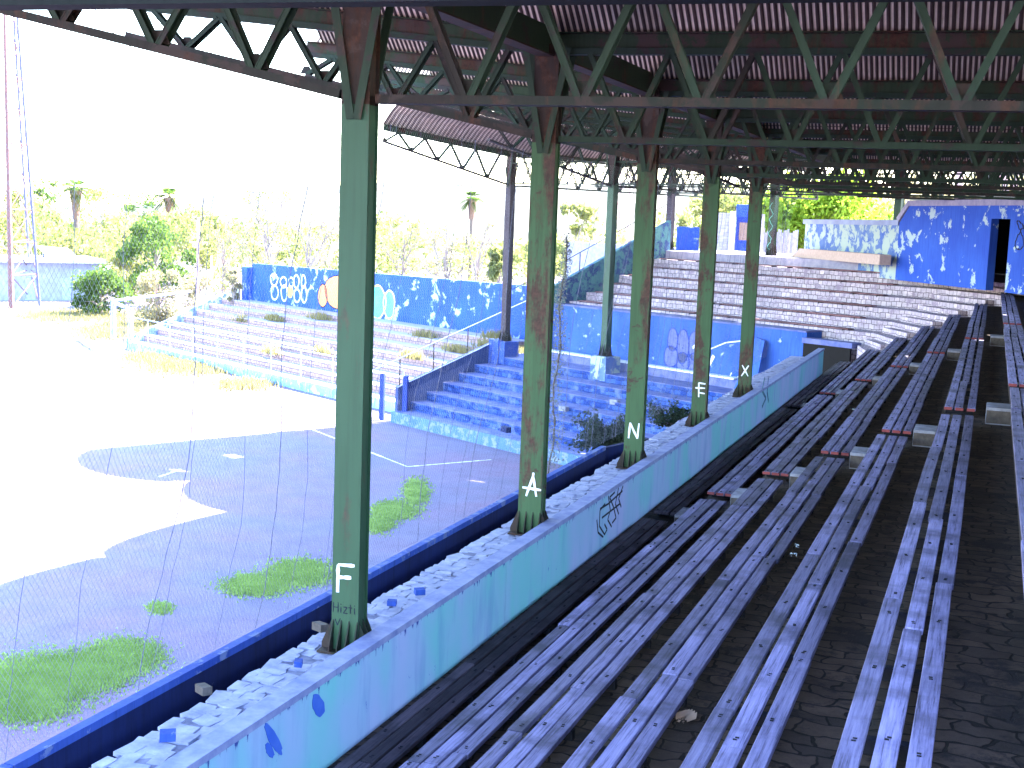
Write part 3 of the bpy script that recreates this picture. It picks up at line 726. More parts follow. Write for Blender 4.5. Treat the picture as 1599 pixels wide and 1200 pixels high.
p = uv(28.0, 50.0)
column((p.x, p.y), RZ, WCH, WCH + 1.4, GREEN, 'green rear column standing just left of the dark doorway', wd=.34, ax=D2 * -1, basez=.6, group='rear columns of the far stand')
wt = [(46.4, 7.3, 'left end truss of the far roof, over the mauve column'), (39.6, 7.0, 'truss of the far roof over the dark green column'), (32.6, 3.0, 'truss of the far roof over the slim column by the blue wall'), (25.8, -4.0, 'truss of the far roof above the dark doorway')]
for i, (u, ca, lab) in enumerate(wt):
    if ca < 0:
        p = uv(u, 44); truss((p.x, p.y), -V2, 12.5, .6, WCH - .1, WCH + 1.25, lab, slopeb=.0, slopet=.0, rust=1)
    else:
        p = uv(u, 39.5); truss((p.x, p.y), -V2, 14.5, ca, WCH - .1, WCH + 1.25, lab, slopeb=.216, slopet=.10, rust=i % 2, ps=1.45)
for i in range(3):
    u0, u1 = wt[i + 1][0], wt[i][0]
    pa, pb = uv(u0 + .03, 39.5), uv(u1 - .03, 39.5)
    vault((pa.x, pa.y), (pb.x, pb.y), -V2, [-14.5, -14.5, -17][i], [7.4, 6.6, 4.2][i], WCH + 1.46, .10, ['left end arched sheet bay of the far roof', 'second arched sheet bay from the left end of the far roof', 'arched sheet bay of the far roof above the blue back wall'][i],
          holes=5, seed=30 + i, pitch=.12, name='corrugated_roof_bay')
# level girders linking the far trusses
for i, (v, z, u0, u1, lab) in enumerate([(39.5, WCH, 27.5, 46.4, 'long level lattice girder across the far stand, front one'), (50.2, WCH, 24, 46.4, 'long level lattice girder across the far stand, rear one'), (45, WCH + .12, 25, 46.4, 'long level lattice girder across the far stand, middle one')]):
    a = uv(u0, v); 
    root = empty('lattice_girder', a + Vector((0, 0, z)), lab, 'girder', 'lattice girders of the far roof')
    b = MB(); b.beam(uv(u0, v, z), uv(u1, v, z), .1, .07); b.build('bottom_chord', TRUSSM, root)
    b = MB(); b.beam(uv(u0, v, z + .95), uv(u1, v, z + .95), .1, .07); b.build('top_chord', TRUSSM, root)
    u = u0
    while u < u1 - .5:
        for (ua, ub, za_, zb__) in ((u, u + .5, z, z + .95), (u + .5, u + 1.0, z + .95, z)):
            bb = MB(); bb.beam(uv(ua, v, za_), uv(ub, v, zb__), .05, .045); bb.build('diagonal', TRUSSR if rnd.random() < .4 else TRUSSM, root)
        u += 1.0
    settle(root)
# ------------------------------------------------------------------ blue back walls with the doorway
K0 = onz(1280, 405, RZ); K1 = onz(1404, 415, RZ); K2 = onz(1599, 433, RZ)
kd = (K2 - K1); kd.z = 0; kd.normalize(); kn = Vector((kd.y, -kd.x, 0))     # kn towards camera side
if kn.y > 0: kn = -kn
def along(px, py=425):            # parameter along wall line K1+kd*t seen at pixel x
    r = ray(px, py); # intersect plan line
    d = r.x * kd.y - r.y * kd.x; s_ = (K1.x * kd.y - K1.y * kd.x) / d
    return (Vector((r.x * s_, r.y * s_, 0)) - Vector((K1.x, K1.y, 0))).dot(kd), s_
def wz(px, py): t, s_ = along(px, py); return CZ + ray(px, py).z * s_
def wpt(t, z, o=0): return Vector((K1.x, K1.y, 0)) + kd * t + kn * o + Vector((0, 0, z))
bw = empty('back_wall', (K1.x, K1.y, RZ), 'cobalt blue peeling back wall, raised part with a dark doorway', 'wall')
tT = along(1420, 330)[0]; tD0 = along(1545, 380)[0]; tD1 = along(1575, 380)[0]; tR = along(1690, 380)[0]; tL = along(1402, 380)[0]; tLL = along(1256, 380)[0]
zT = wz(1425, 322); zL = wz(1395, 352); zD = wz(1560, 342)
def wallpoly(pts, m, name, th=.3, o=0.):
    b = MB(); b.slab([wpt(t, z, o - th) for t, z in pts], kn, th); return b.build(name, m, bw)
wallpoly([(tL, RZ - .6), (tD0, RZ - .6), (tD0, zT), (tT, zT), (tL, zL + .1)], BLUEW, 'wall')
wallpoly([(tD1, RZ - .6), (tR, RZ - .6), (tR, zT), (tD1, zT)], BLUEW, 'wall')
wallpoly([(tD0, zD), (tD1, zD), (tD1, zT), (tD0, zT)], BLUEW, 'door_head')
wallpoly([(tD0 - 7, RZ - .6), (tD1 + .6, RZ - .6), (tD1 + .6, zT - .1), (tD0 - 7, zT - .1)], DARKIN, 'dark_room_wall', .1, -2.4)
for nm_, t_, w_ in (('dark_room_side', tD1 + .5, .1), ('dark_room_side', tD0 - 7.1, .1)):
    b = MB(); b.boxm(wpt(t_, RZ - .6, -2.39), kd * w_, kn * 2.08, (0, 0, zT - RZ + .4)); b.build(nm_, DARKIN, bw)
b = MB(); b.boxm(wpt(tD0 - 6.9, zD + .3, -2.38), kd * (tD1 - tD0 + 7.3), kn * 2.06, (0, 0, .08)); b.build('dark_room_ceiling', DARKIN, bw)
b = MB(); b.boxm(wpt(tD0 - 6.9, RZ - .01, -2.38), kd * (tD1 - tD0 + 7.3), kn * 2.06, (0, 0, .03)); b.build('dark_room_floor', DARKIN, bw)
wallpoly([(tT - .1, zT), (tR, zT), (tR, zT + .22), (tT - .1, zT + .22)], TREAD, 'coping', .42, .05)
wallpoly([(tL - .1, zL + .1), (tT, zT + .02), (tT - .1, zT + .22), (tL - .2, zL + .32)], TREAD, 'sloped_coping', .42, .05)
rr = random.Random(11)
# black tag right of the door and a faint face ring on the left panel
lb = MB()
c0 = along(1592, 380)[0]; zc_ = (RZ + zT) / 2 + .2
for k in range(16): 
    t0 = k * .45; a = wpt(c0 + .45 * math.cos(t0 * 1.7) * .6, zc_ + .5 * math.sin(t0), .006); c = wpt(c0 + .45 * math.cos(t0 * 1.7 + .6) * .6, zc_ + .5 * math.sin(t0 + .5), .006)
    lb.beam(a, c, .004, .05, up=kn.cross(c - a))
lb.build('black_tag', BLACK, bw)
settle(bw)
pw = empty('peeled_wall', (K0.x, K0.y, RZ), 'lower back wall with most of its blue paint peeled to pale green', 'wall')
def wp2(pts, m, name, th=.3, o=0.):
    b = MB(); b.slab([wpt(t, z, o - th) for t, z in pts], kn, th); return b.build(name, m, pw)
wp2([(tLL, RZ - .6), (tL - .003, RZ - .6), (tL - .003, zL), (tLL, wz(1256, 350))], BLUEP, 'wall')
wp2([(tLL - .2, wz(1256, 350)), (tL - .003, zL), (tL - .003, zL + .22), (tLL - .2, wz(1256, 350) + .22)], HUTW, 'coping', .45, .06)
wp2([(tLL + .5, RZ), (tL + .3, RZ), (tL + .3, RZ + .42), (tLL + 1.6, RZ + .42), (tLL + 1.2, RZ + .2)], flat('warm_terracotta_plaster', (.5, .36, .3), (.38, .27, .23)), 'plaster_bench', .5, .9)
settle(pw)
# grey building with blue door, fence, small blue wall
def facing(px0, px1, d, z0, z1, m, name, parent=None, th=.3, lab=None, cat=None):
    a = at(px0, 380, d); c = at(px1, 380, d); dd = (c - a); dd.z = 0; L = dd.length; dd.normalize(); nn = Vector((-dd.y, dd.x, 0))
    b = MB(); b.boxm((a.x, a.y, z0), dd * L, nn * th, Vector((0, 0, z1 - z0))); o = b.build(name, m, parent)
    if lab: tag(o, lab, cat)
    return o
gb = empty('block_building', at(1150, 390, 74), 'grey block building with a blue door behind the far stand', 'building')
facing(1118, 1147, 74, 5, 10.1, GREYB, 'wall', gb, 5); facing(1147, 1180, 74, 9.9, 10.6, DOORB, 'door_head', gb, 1.0); facing(1181, 1192, 74, 5, 10.1, GREYB, 'wall', gb, 5)
facing(1137.5, 1146.5, 73.9, 5, 10.2, HUTR, 'pilaster', gb, .08)
dd_ = facing(1148, 1180, 74.3, 5, 9.9, DOORB, 'door', gb, .1); facing(1153, 1166, 74.2, 8.6, 9.6, BROWNG, 'door_panel', gb, .06); settle(gb)
for c in gb.children: pass
facing(1056, 1091, 70, 5, 9.25, BLUEW, 'small_blue_wall', None, .25, 'small cobalt blue wall behind the rusty slim rear column', 'wall')
fn = empty('sheet_fence', at(1210, 390, 78), 'grey upright board fence below the bright green tree', 'fence')
px = 1188
while px < 1246: facing(px, px + 2.6, 78 + rnd.uniform(-.05, .05), 5, 9.2 + rnd.uniform(-.15, .15), BLOCKC if rnd.random() < .5 else TREAD, 'board', fn, .04); px += 2.9
settle(fn)
# ------------------------------------------------------------------ blue stepped terrace down to the field
ter = empty('stepped_terrace', uv(38, 36), 'blue washed stone steps descending to the field below the far stand', 'terrace')
def ucl(v, X=6.4): return (X + V2.x * v) / -D2.x
for k in range(7):
    v0 = 33.5 + .93 * k; v1 = 33.5 + .93 * (k + 1) if k < 6 else 41.1; z = .46 + .39 * k
    uR0, uR1 = ucl(v0), ucl(v1)
    b = MB(); b.prism([P2(uR0, v0), P2(uR1, v1), P2(46.98, v1), P2(46.98, v0)], z - 1.2 if k else 0, z); b.build('step', BLUEST, ter)
    b = MB(); b.prism([P2(uR0, v0 - .015), P2(uR1, v1), P2(46.97, v1), P2(46.97, v0 - .015)], z + .001, z + .03); b.build('tread', TREADB, ter)
b = MB(); b.prism([P2(26.5, 33.35), P2(26.5, 33.48), P2(46.97, 33.48), P2(46.97, 33.35)], 0, .5); b.build('front_kerb', mat('pale_sky_kerb', paint((.06, .13, .30), (.10, .19, .36), (.2, .24, .3), .52, scale=4)), ter)
settle(ter)
sd = empty('side_wall', uv(47.1, 36), 'blue sloping side wall at the left of the blue steps, with a thin handrail', 'wall')
b = MB(); b.prism([P2(47.0, 33.75), P2(47.0, 40.0), P2(47.22, 40.0), P2(47.22, 33.75)], 0, [1.53, 3.62, 3.62, 1.53]); b.build('wall', SIDEW, sd)
b = MB(); b.prism([P2(46.98, 33.7), P2(46.98, 40.0), P2(47.24, 40.0), P2(47.24, 33.7)], [1.52, 3.621, 3.621, 1.52], [1.56, 3.66, 3.66, 1.56]); b.build('coping', SIDEW, sd)
b = MB(); b.prism([P2(46.3, 39.0), P2(46.3, 39.3), P2(47.0, 39.3), P2(47.0, 39.0)], 2.4, 3.6); b.build('pier', NAVYTOP, sd)
for v in (33.9, 35.8, 37.8, 40.0):
    z = 1.19 + (v - 32.6) * .334; b = MB(); b.beam(uv(47.12, v, z), uv(47.12, v, z + 1.25), .045, .045); b.build('rail_post', TRUSSR, sd)
b = MB(); b.beam(uv(47.12, 32.6, 2.44), uv(47.12, 44.5, 2.44 + 11.9 * .334), .04, .04); b.build('handrail', FENCEM, sd)
settle(sd)
for i, (px, py, h) in enumerate([(600, 657, 2.15), (641, 648, 2.1)]):
    p = uv(47.65, 33.35) if i == 0 else uv(46.75, 34.0); g = MB(); g.box(p.x - .09, p.x + .09, p.y - .09, p.y + .09, 0, h)
    g.box(p.x - .16, p.x - .1, p.y - .02, p.y + .04, .05, h - .05)
    tag(g.build('gate_post', POSTB, bevel=.01), ['left dark blue gate post at the foot of the blue steps', 'right dark blue gate post at the foot of the blue steps'][i], 'post', 'gate posts by the blue steps')
# loose blocks on the terrace
for i, (px, py, z, s_) in enumerate([(790, 675, .9, .22), (935, 598, 2.3, .22), (905, 612, 1.9, .25), (880, 642, 1.5, .2), (960, 632, 1.9, .2), (942, 627, 1.9, .12)]):
    p = onz(px, py, z + .03); a = rnd.uniform(-.2, .2) + 2.6; d1 = Vector((math.cos(a), math.sin(a), 0)); d2 = Vector((-math.sin(a), math.cos(a), 0))
    b = MB(); b.boxm(p - d1 * s_ - d2 * s_ * .5, d1 * s_ * 2, d2 * s_, Vector((0, 0, s_ * 1.0)))
    tag(b.build('loose_block', NAVY if i < 3 else BLOCKC, bevel=.02), ['dark blue block on the lower steps just left of the letter A column', 'dark blue block nearest the green far column pedestal', 'dark blue block on the step below the pedestal, right of the vines',
        'grey block on the middle steps right of the letter A column', 'dark lump on the steps just left of the letter N column', 'small stone on the steps left of the letter N column'][i], 'block')
# rubble bank between the steps and the walkway
b = MB(); nx, ny = 10, 40; i0 = 0
for i in range(ny + 1):
    for j in range(nx + 1):
        y_ = 21.5 + 19 * i / ny; x_ = -5.80 - 3.6 * j / nx
        z_ = 5.33 - 3.0 * (j / nx) ** 1.1 - max(0, (24 - y_)) * .55 * (j / nx) ** .3 + .22 * noise.noise(Vector((x_ * 1.3, y_ * 1.3, 0))) * min(1, j / 2) + .1 * noise.noise(Vector((x_ * 5, y_ * 5, 3))) * min(1, j / 2)
        b.v.append((x_, y_, z_))
for i in range(ny):
    for j in range(nx):
        a = i * (nx + 1) + j; b.f.append((a, a + 1, a + nx + 2, a + nx + 1)[::-1]); b.uv.append(None)
tag(b.build('rubble_bank', flat('lilac_rubble', (.2, .2, .31), (.09, .09, .18), 3, bump=1, bd=.06), smooth=False), kind='structure')
b = MB()
for i in range(900):
    y_ = rnd.uniform(22, 39); j = rnd.random(); x_ = -5.8 - 3.6 * j; z_ = 5.33 - 3.0 * j ** 1.1 - max(0, (24 - y_)) * .55 * j ** .3
    s_ = rnd.uniform(.03, .12); a = rnd.uniform(0, 3); d1 = Vector((math.cos(a), math.sin(a), rnd.uniform(-.4, .4))).normalized(); d2 = d1.cross(Vector((0, 0, 1))).normalized(); d3 = d1.cross(d2)
    b.boxm(Vector((x_, y_, z_)) - (d1 + d2) * s_ / 2, d1 * s_, d2 * s_ * rnd.uniform(.5, 1), d3 * s_ * .6)
tag(b.build('rubble', flat('lilac_rubble_bits', (.3, .3, .44), (.12, .12, .22), 3)), 'scattered rubble on the slope beyond the walkway', 'rubble', kind='stuff')
# ------------------------------------------------------------------ sunny bleachers
bl = empty('bleachers', uv(63, 39), 'sunlit pale block bleachers with weeds below the graffiti wall', 'bleachers')
for k in range(8):
    v0 = 35.3 + .93 * k; v1 = v0 + .93 if k < 7 else 43.0; z = .5 + .39 * k
    b = MB(); b.prism([P2(48.5, v0), P2(48.5, v1), P2(79, v1), P2(79, v0)], 0 if k == 0 else z - .9, z - .05); b.build('tier', RISERL, bl)
    b = MB(); b.prism([P2(48.45, v0 - .03), P2(48.45, v1), P2(79, v1), P2(79, v0 - .03)], z - .05, z + .01); b.build('tread_slab', TREAD, bl)
b = MB(); b.prism([P2(48.4, 35.1), P2(48.4, 35.26), P2(79.1, 35.26), P2(79.1, 35.1)], 0, .52); b.build('front_kerb', mat('worn_sky_blue_kerb', paint((.2, .45, .75), (.28, .5, .75), (.5, .5, .6), .55, scale=2)), bl)
b = MB(); b.prism([P2(79.0, 35.1), P2(79.0, 43.2), P2(79.25, 43.2), P2(79.25, 35.1)], 0, [.7, 4.0, 4.0, .7]); b.build('end_wall', BLUEP, bl)
settle(bl)
gw = empty('graffiti_wall', uv(64, 43.1), 'long cobalt wall with peeling paint and bubble graffiti behind the sunny bleachers', 'wall')
b = MB(); b.prism([P2(47.6, 43.02), P2(47.6, 43.3), P2(77, 43.3), P2(77, 43.02)], 0, [6.0, 6.0, 5.7, 5.7]); b.build('wall', BLUEW, gw)
b = MB(); b.prism([P2(77, 42.6), P2(77, 43.6), P2(77.7, 43.6), P2(77.7, 42.6)], 0, 5.45); b.build('end_pier', BLUEW, gw)
WSP = flat('white_spray', (.7, .75, .85), (.5, .55, .75), 8, bump=0); ORG = flat('orange_spray', (.75, .2, .09), (.7, .33, .12), 1.2, bump=0); CYN = flat('cyan_spray', (.08, .5, .75), (.15, .6, .8), 1.5, bump=0); YEL = flat('yellow_spray', (.7, .55, .08), (.6, .5, .1), 5, bump=0)
def wu(px):   # u on the wall v=43.02 at pixel x
    r = ray(px, 450); a = Vector((r.x, r.y, 0)); k = 43.02 / a.dot(V2); return (a * k).dot(D2)
def gcell(x0, y0, rx, ry):
    r = ray(x0, y0); a = Vector((r.x, r.y, 0)); k = 43.02 / a.dot(V2); z = CZ + r.z * k; s_ = (uv(0, 43.02) - Vector((0, 0, 0))).length
    dist = (Vector((r.x, r.y, r.z)) * k).length
    return ((a * k).dot(D2), z, rx * dist / 2000 * 1.5, ry * dist / 2000)
def cells(lst, org_u): return [(org_u - c[0], c[1], c[2], c[3]) for c in [gcell(*q) for q in lst]]
bubbles(gw, uv(70, 43.015, 0), -D2, (0, 0, 1), -V2, cells([(428, 437, 7, 9), (429, 457, 7, 11), (443, 441, 6, 8), (444, 458, 6, 12), (455, 441, 5, 7), (463, 440, 5, 10), (464, 462, 6, 10), (474, 440, 4, 10), (475, 460, 5, 13)], 70), None, WSP, r=.12)
bubbles(gw, uv(70, 43.013, 0), -D2, (0, 0, 1), -V2, cells([(453, 456, 6, 9)], 70), YEL, YEL, r=.05)
bubbles(gw, uv(70, 43.014, 0), -D2, (0, 0, 1), -V2, cells([(528, 457, 26, 26), (504, 462, 9, 18)], 70), ORG, BLACK, r=.07)
bubbles(gw, uv(70, 43.012, 0), -D2, (0, 0, 1), -V2, cells([(590, 472, 14, 26), (608, 476, 10, 22)], 70), CYN, YEL, r=.10)
settle(gw)
# fence along the bleachers front
fe = empty('tube_fence', uv(64, 35), 'pale blue tube fence along the front of the sunny bleachers', 'fence')
for u in [75.8 - 3.05 * k for k in range(10)]:
    b = MB(); b.tube([uv(u, 35.0, 0), uv(u, 35.0, 2.15)], .035); b.build('post', FENCEM, fe)
b = MB(); b.tube([uv(79, 35.0, 2.15), uv(48.4, 35.0, 2.15)], .03); b.build('top_rail', FENCEM, fe)
settle(fe)
fr = empty('gateway', onz(190, 545, 0), 'thick pale blue frame of posts at the far corner of the bleachers', 'gate')
q0 = onz(177, 531, 0); q1 = onz(204, 546, 0); q2 = onz(208, 520, 0)
for q, h in ((q0, 2.7), (q1, 2.7)):
    b = MB(); b.tube([q, q + Vector((0, 0, h))], .16, 8); b.build('post', FENCEM, fr)
b = MB(); b.tube([q0 + Vector((0, 0, 2.6)), q1 + Vector((0, 0, 2.6))], .12); b.build('crossbar', FENCEM, fr)
b = MB(); b.tube([q0 + Vector((0, 0, 2.7)), q2 + Vector((1.5, 5, 2.9))], .1); b.build('stay', FENCEM, fr); settle(fr)
# ------------------------------------------------------------------ net in front of the stand
nt_ = empty('safety_net', (-6.5, 20, 5.4), 'fine diamond mesh safety net hanging between the walkway wall and the roof edge', 'net')
m = bpy.data.materials.new('net_mesh'); m.use_nodes = True; t = m.node_tree; p = t.nodes['Principled BSDF']
x = N(t, p); s = x.n('ShaderNodeSeparateXYZ'); x.l(x.tc.outputs['UV'], s.inputs[0])
masks = []
for sg in (1, -1):
    ph = x.math('ADD', s.outputs[0], x.math('MULTIPLY', s.outputs[1], sg * .75))
    fr_ = x.math('FRACT', x.math('MULTIPLY', ph, 1 / .05)); masks.append(x.math('LESS_THAN', fr_, .07))
mk = x.math('MAXIMUM', masks[0], masks[1])
p.inputs['Base Color'].default_value = (.3, .3, .36, 1); x.l(mk, p.inputs['Alpha'])
b = MB(); n = 40
for i in range(n):
    y0, y1 = 3 + 37 * i / n, 3 + 37 * (i + 1) / n
    for j in range(6):
        z0, z1 = 5.38 + 4.9 * j / 6, 5.38 + 4.9 * (j + 1) / 6
        def np_(y, z): return (-6.42 + .62 * (z - 5.35) / 5 + .12 * math.sin(y * .8 + z) * math.sin(math.pi * min(1, (z - 5.35) / 5)), y, z)
        b.face([np_(y0, z0), np_(y1, z0), np_(y1, z1), np_(y0, z1)], [(y0, z0), (y1, z0), (y1, z1), (y0, z1)])
b.build('mesh', m, nt_)
rr = random.Random(21)
for k in range(52):
    y_ = 6.5 + k * .62 + rr.uniform(-.3, .3); pts = []; off = 0
    for j in range(26):
        z_ = 5.38 + 4.9 * j / 25; off += rr.uniform(-.03, .03) + .004
        q = np_(y_ + off, z_); pts.append((q[0] + .02, q[1], q[2]))
    b = MB(); b.tube(pts, .003 if k % 3 else .0048, 4)
    b.build('rope', ROPE, nt_)
settle(nt_)
# ------------------------------------------------------------------ vegetation
def leaves(b, c, r, n, size, rr, flatten=.75):
    for _ in range(n):
        d = Vector((rr.gauss(0, 1), rr.gauss(0, 1), rr.gauss(0, 1) * flatten)); d = d.normalized() * r * rr.random() ** .45
        p = Vector(c) + d; a = Vector((rr.gauss(0, 1), rr.gauss(0, 1), rr.gauss(0, 1))).normalized(); e = a.cross(Vector((rr.gauss(0, 1), rr.gauss(0, 1), rr.gauss(0, 1)))).normalized()
        s_ = size * rr.uniform(.6, 1.3)
        b.face([p - a * s_, p + e * s_ * .5, p + a * s_, p - e * s_ * .5])
def tree(P, h, cr, lab, leafmat, n_clump=26, per=90, size=.2, seed=0, trunk=.16, name='tree', cat='tree', crown_base=.35, bare=False, sy=.75, group=None):
    rr = random.Random(seed); P = Vector(P); root = empty(name, P, lab, cat, group)
    tb = MB(); tb.tube([P, P + Vector((rr.uniform(-.2, .2), rr.uniform(-.2, .2), h * crown_base)), P + Vector((rr.uniform(-.4, .4), rr.uniform(-.4, .4), h * .8))], trunk, 6, trunk * .3)
    lb = MB()
    for i in range(n_clump):
        a = rr.uniform(0, 2 * math.pi); q = rr.random() ** .5; zf = crown_base + (1 - crown_base) * rr.random()
        wr = cr * (1 - abs((zf - crown_base) / (1 - crown_base) - .45) * .9) * q
        c = P + Vector((math.cos(a) * wr, math.sin(a) * wr, h * zf))
        s0 = P + Vector((0, 0, h * min(.75, zf * .65))); mid = s0.lerp(c, .5) + Vector((rr.uniform(-.3, .3), rr.uniform(-.3, .3), rr.uniform(0, .4)))
        tb.tube([s0, mid, c], trunk * .35, 4, .012)
        if bare:
            for _ in range(5):
                e = c + Vector((rr.uniform(-1, 1), rr.uniform(-1, 1), rr.uniform(-.2, 1.3))) * cr * .35; tb.tube([mid.lerp(c, rr.random()), c.lerp(e, .5) + Vector((.1, 0, .1)), e], .025, 3, .006)
        leaves(lb, c, cr * rr.uniform(.22, .42), per if not bare else per // 4, size, rr, sy)
    tb.build('trunk', BARKP, root); lb.build('crown', leafmat, root); settle(root); return root
def gp(px, py): return onz(px, py, 0)
def tr(px, d, topy, w_px, lab, m, **k):
    P = at(px, 380, d); P.z = k.pop('z0', 0); top = at(px, topy, d).z; h = top - P.z; cr = w_px * d / 2000 / 2
    return tree(P, h, cr, lab, m, **k)
tr(158, 112, 428, 90, 'rounded dark green shrub beside the hut and the lattice mast', LEAF, n_clump=30, per=160, size=.16, seed=1, crown_base=.12, name='shrub', cat='shrub')
tr(245, 122, 352, 120, 'leafy green tree behind the sunny corner of the field', LEAF, n_clump=34, per=150, size=.2, seed=2, crown_base=.25)
tr(205, 128, 395, 90, 'low green tree between the hut and the leafy tree', LEAFY, n_clump=24, per=110, size=.2, seed=12, crown_base=.2)
tr(250, 104, 428, 85, 'dry yellow brush left of the bleachers', LEAFP, n_clump=20, per=150, size=.14, seed=3, crown_base=.05, name='brush', cat='shrub')
tr(310, 110, 430, 70, 'pale dry brush touching the end of the graffiti wall', LEAFP, n_clump=16, per=110, size=.14, seed=4, crown_base=.05, name='brush', cat='shrub')
tr(366, 88, 420, 26, 'small greyish bush against the left end of the graffiti wall', LEAFP, n_clump=26, per=90, size=.12, seed=5, crown_base=.1, name='bush', cat='shrub')
for i, (px, d, ty, wpx, mt, lab, bare) in enumerate([
    (75, 170, 285, 75, LEAF, 'distant green tree left of the taller palm', False), (160, 175, 300, 80, LEAFY, 'distant yellowish tree right of the taller palm', False), (30, 160, 300, 70, LEAFY, 'distant yellowish tree behind the lattice mast', False),
    (215, 185, 300, 70, LEAF, 'distant green tree between the two palms', False), (310, 150, 330, 80, LEAFY, 'pale yellow tree right of the shorter palm', False),
    (420, 95, 300, 120, LEAFY, 'tall wispy yellow tree behind the bubble letters', True), (480, 92, 320, 110, LEAFP, 'wispy bare branched tree behind the orange graffiti', True), (350, 105, 340, 90, LEAFY, 'wispy yellow tree above the end of the graffiti wall', True),
    (630, 95, 330, 90, LEAFY, 'wispy yellow tree just right of the nearest column', True), (700, 88, 350, 80, LEAFP, 'thin bare tree in the middle of the graffiti wall', True), (745, 90, 345, 70, LEAFP, 'thin bare tree left of the mauve column', True),
    (780, 84, 385, 46, LEAFY, 'small yellow bush at the mauve column', False), (900, 96, 318, 90, LEAFY, 'yellow green tree behind the vine strand', False), (965, 100, 350, 90, LEAFY, 'yellow green tree between the letter N column and green far column', True),
    (1085, 105, 330, 90, LEAFY, 'pale yellow tree behind the letter E column', False),(540, 100, 340, 110, LEAFP, 'wispy tree hidden partly by the nearest column', True)]):
    tr(px, d, ty, wpx, lab, mt, n_clump=22, per=80 if not bare else 130, size=.22 if not bare else .12, seed=40 + i, crown_base=.25 if not bare else .3, bare=bare, trunk=.14)
tr(1275, 86, 292, 215, 'big bright yellow green tree behind the peeled back wall', LEAFB, n_clump=60, per=170, size=.2, seed=60, crown_base=.45, z0=5, trunk=.2)
tr(1215, 84, 320, 90, 'bright green tree by the grey board fence', LEAFB, n_clump=30, per=130, size=.18, seed=61, crown_base=.3, z0=5)
tr(1440, 130, 285, 260, 'pale tree showing above the raised blue wall', LEAFP, n_clump=44, per=130, size=.3, seed=62, crown_base=.3, z0=4)
tr(1600, 125, 270, 200, 'pale tree above the dark doorway wall', LEAFP, n_clump=40, per=130, size=.3, seed=63, crown_base=.3, z0=4)
tr(1130, 120, 300, 150, 'pale tree behind the grey block building', LEAFY, n_clump=40, per=130, size=.28, seed=64, crown_base=.3, z0=2)
def palm(px, d, topy, wpx, lab, seed):
    rr = random.Random(seed); P = at(px, 380, d); P.z = 0; top = at(px, topy, d).z; cr = wpx * d / 4000; hc = top - cr * .6
    root = empty('palm_tree', P, lab, 'palm tree'); b = MB(); b.tube([P, P + Vector((0, 0, hc * .6)), P + Vector((0, 0, hc))], .32, 8, .25); b.build('trunk', BARK, root)
    b = MB(); b.tube([P + Vector((0, 0, hc - cr * 1.6)), P + Vector((0, 0, hc - cr * .6)), P + Vector((0, 0, hc - .1))], .35, 9, .8); b.build('dead_frond_skirt', PALMT, root)
    b = MB()
    for i in range(46):
        a = rr.uniform(0, 6.28); e = rr.uniform(-.7, 1.3); c = P + Vector((0, 0, hc)); d0 = Vector((math.cos(a) * math.cos(e), math.sin(a) * math.cos(e), math.sin(e)))
        pts = [c + d0 * cr * t + Vector((0, 0, -.5 * cr * t * t)) for t in (0, .35, .7, 1)]
        for k in range(9):
            t = .35 + .65 * k / 9; q = c + d0 * cr * t + Vector((0, 0, -.5 * cr * t * t)); s_ = d0.cross(Vector((0, 0, 1))).normalized()
            for sg in (-1, 1): b.face([q, q + s_ * sg * cr * .3 + d0 * cr * .2 - Vector((0, 0, .1 * cr)), q + d0 * .12])
        b.tube(pts, .03, 3)
    b.build('fronds', LEAF, root); settle(root)
palm(119, 165, 278, 55, 'taller palm with a thick brown skirt of dead fronds', 1); palm(265, 175, 292, 50, 'shorter palm right of the leafy distant trees', 2); palm(735, 190, 298, 40, 'small far palm on the horizon right of the nearest column', 3)
# bushes on the bank, vine strand, weeds
def bush(P, r, lab, m, n=900, size=.035, seed=0, h=1.0, name='bush'):
    rr = random.Random(seed); root = empty(name, P, lab, 'bush'); P = Vector(P); tb = MB(); lb = MB()
    for i in range(26):
        a = rr.uniform(0, 6.28); e = rr.uniform(.15, 1.1); d = Vector((math.cos(a) * math.cos(e), math.sin(a) * math.cos(e), math.sin(e) * h)); L = r * rr.uniform(.6, 1.25)
        tip = P + d * L; mid = P + d * L * .5 + Vector((0, 0, .12 * r)); tb.tube([P, mid, tip], .014, 4, .004)
        for t in (.55, .75, .95): leaves(lb, P.lerp(tip, t) + Vector((0, 0, .06)), r * .24, n // 78, size, rr)
    tb.build('stems', BARK, root); lb.build('foliage', m, root); settle(root)
def bankz(P): return P
# far belt of trees that reads as one mass
b = MB(); rr = random.Random(99)
for i in range(620):
    px = rr.uniform(-60, 1260); d = rr.uniform(135, 190); P = at(px, 380, d)
    hmax = 7.5 + 3.2 * noise.noise(Vector((px * .012, 3.3, 0))) + 2.0 * noise.noise(Vector((px * .05, 1, 0)))
    if 690 < px < 860: hmax *= .75
    P.z = hmax * rr.random() ** .6
    leaves(b, P, rr.uniform(.8, 1.9), 46, .34, rr)
tag(b.build('far_woodland', LEAFY), 'hazy pale yellow green belt of trees beyond the ball field', 'woodland', kind='stuff')
bush(onz(945, 706, 4.75), .72, 'dark leafy bush growing beside the letter N column', LEAFD, 5200, .04, 1, .95)
bush(onz(1042, 668, 4.9), .66, 'straggly bush with bare twigs left of the letter E column', LEAFD, 2600, .035, 2, .8)
vs_ = empty('vine_strand', (-6.6, 20, 5.4), 'long pale strand of climbing vine hanging beside the letter A column', 'vine')
rr = random.Random(9); b = MB(); lb = MB(); pts = []
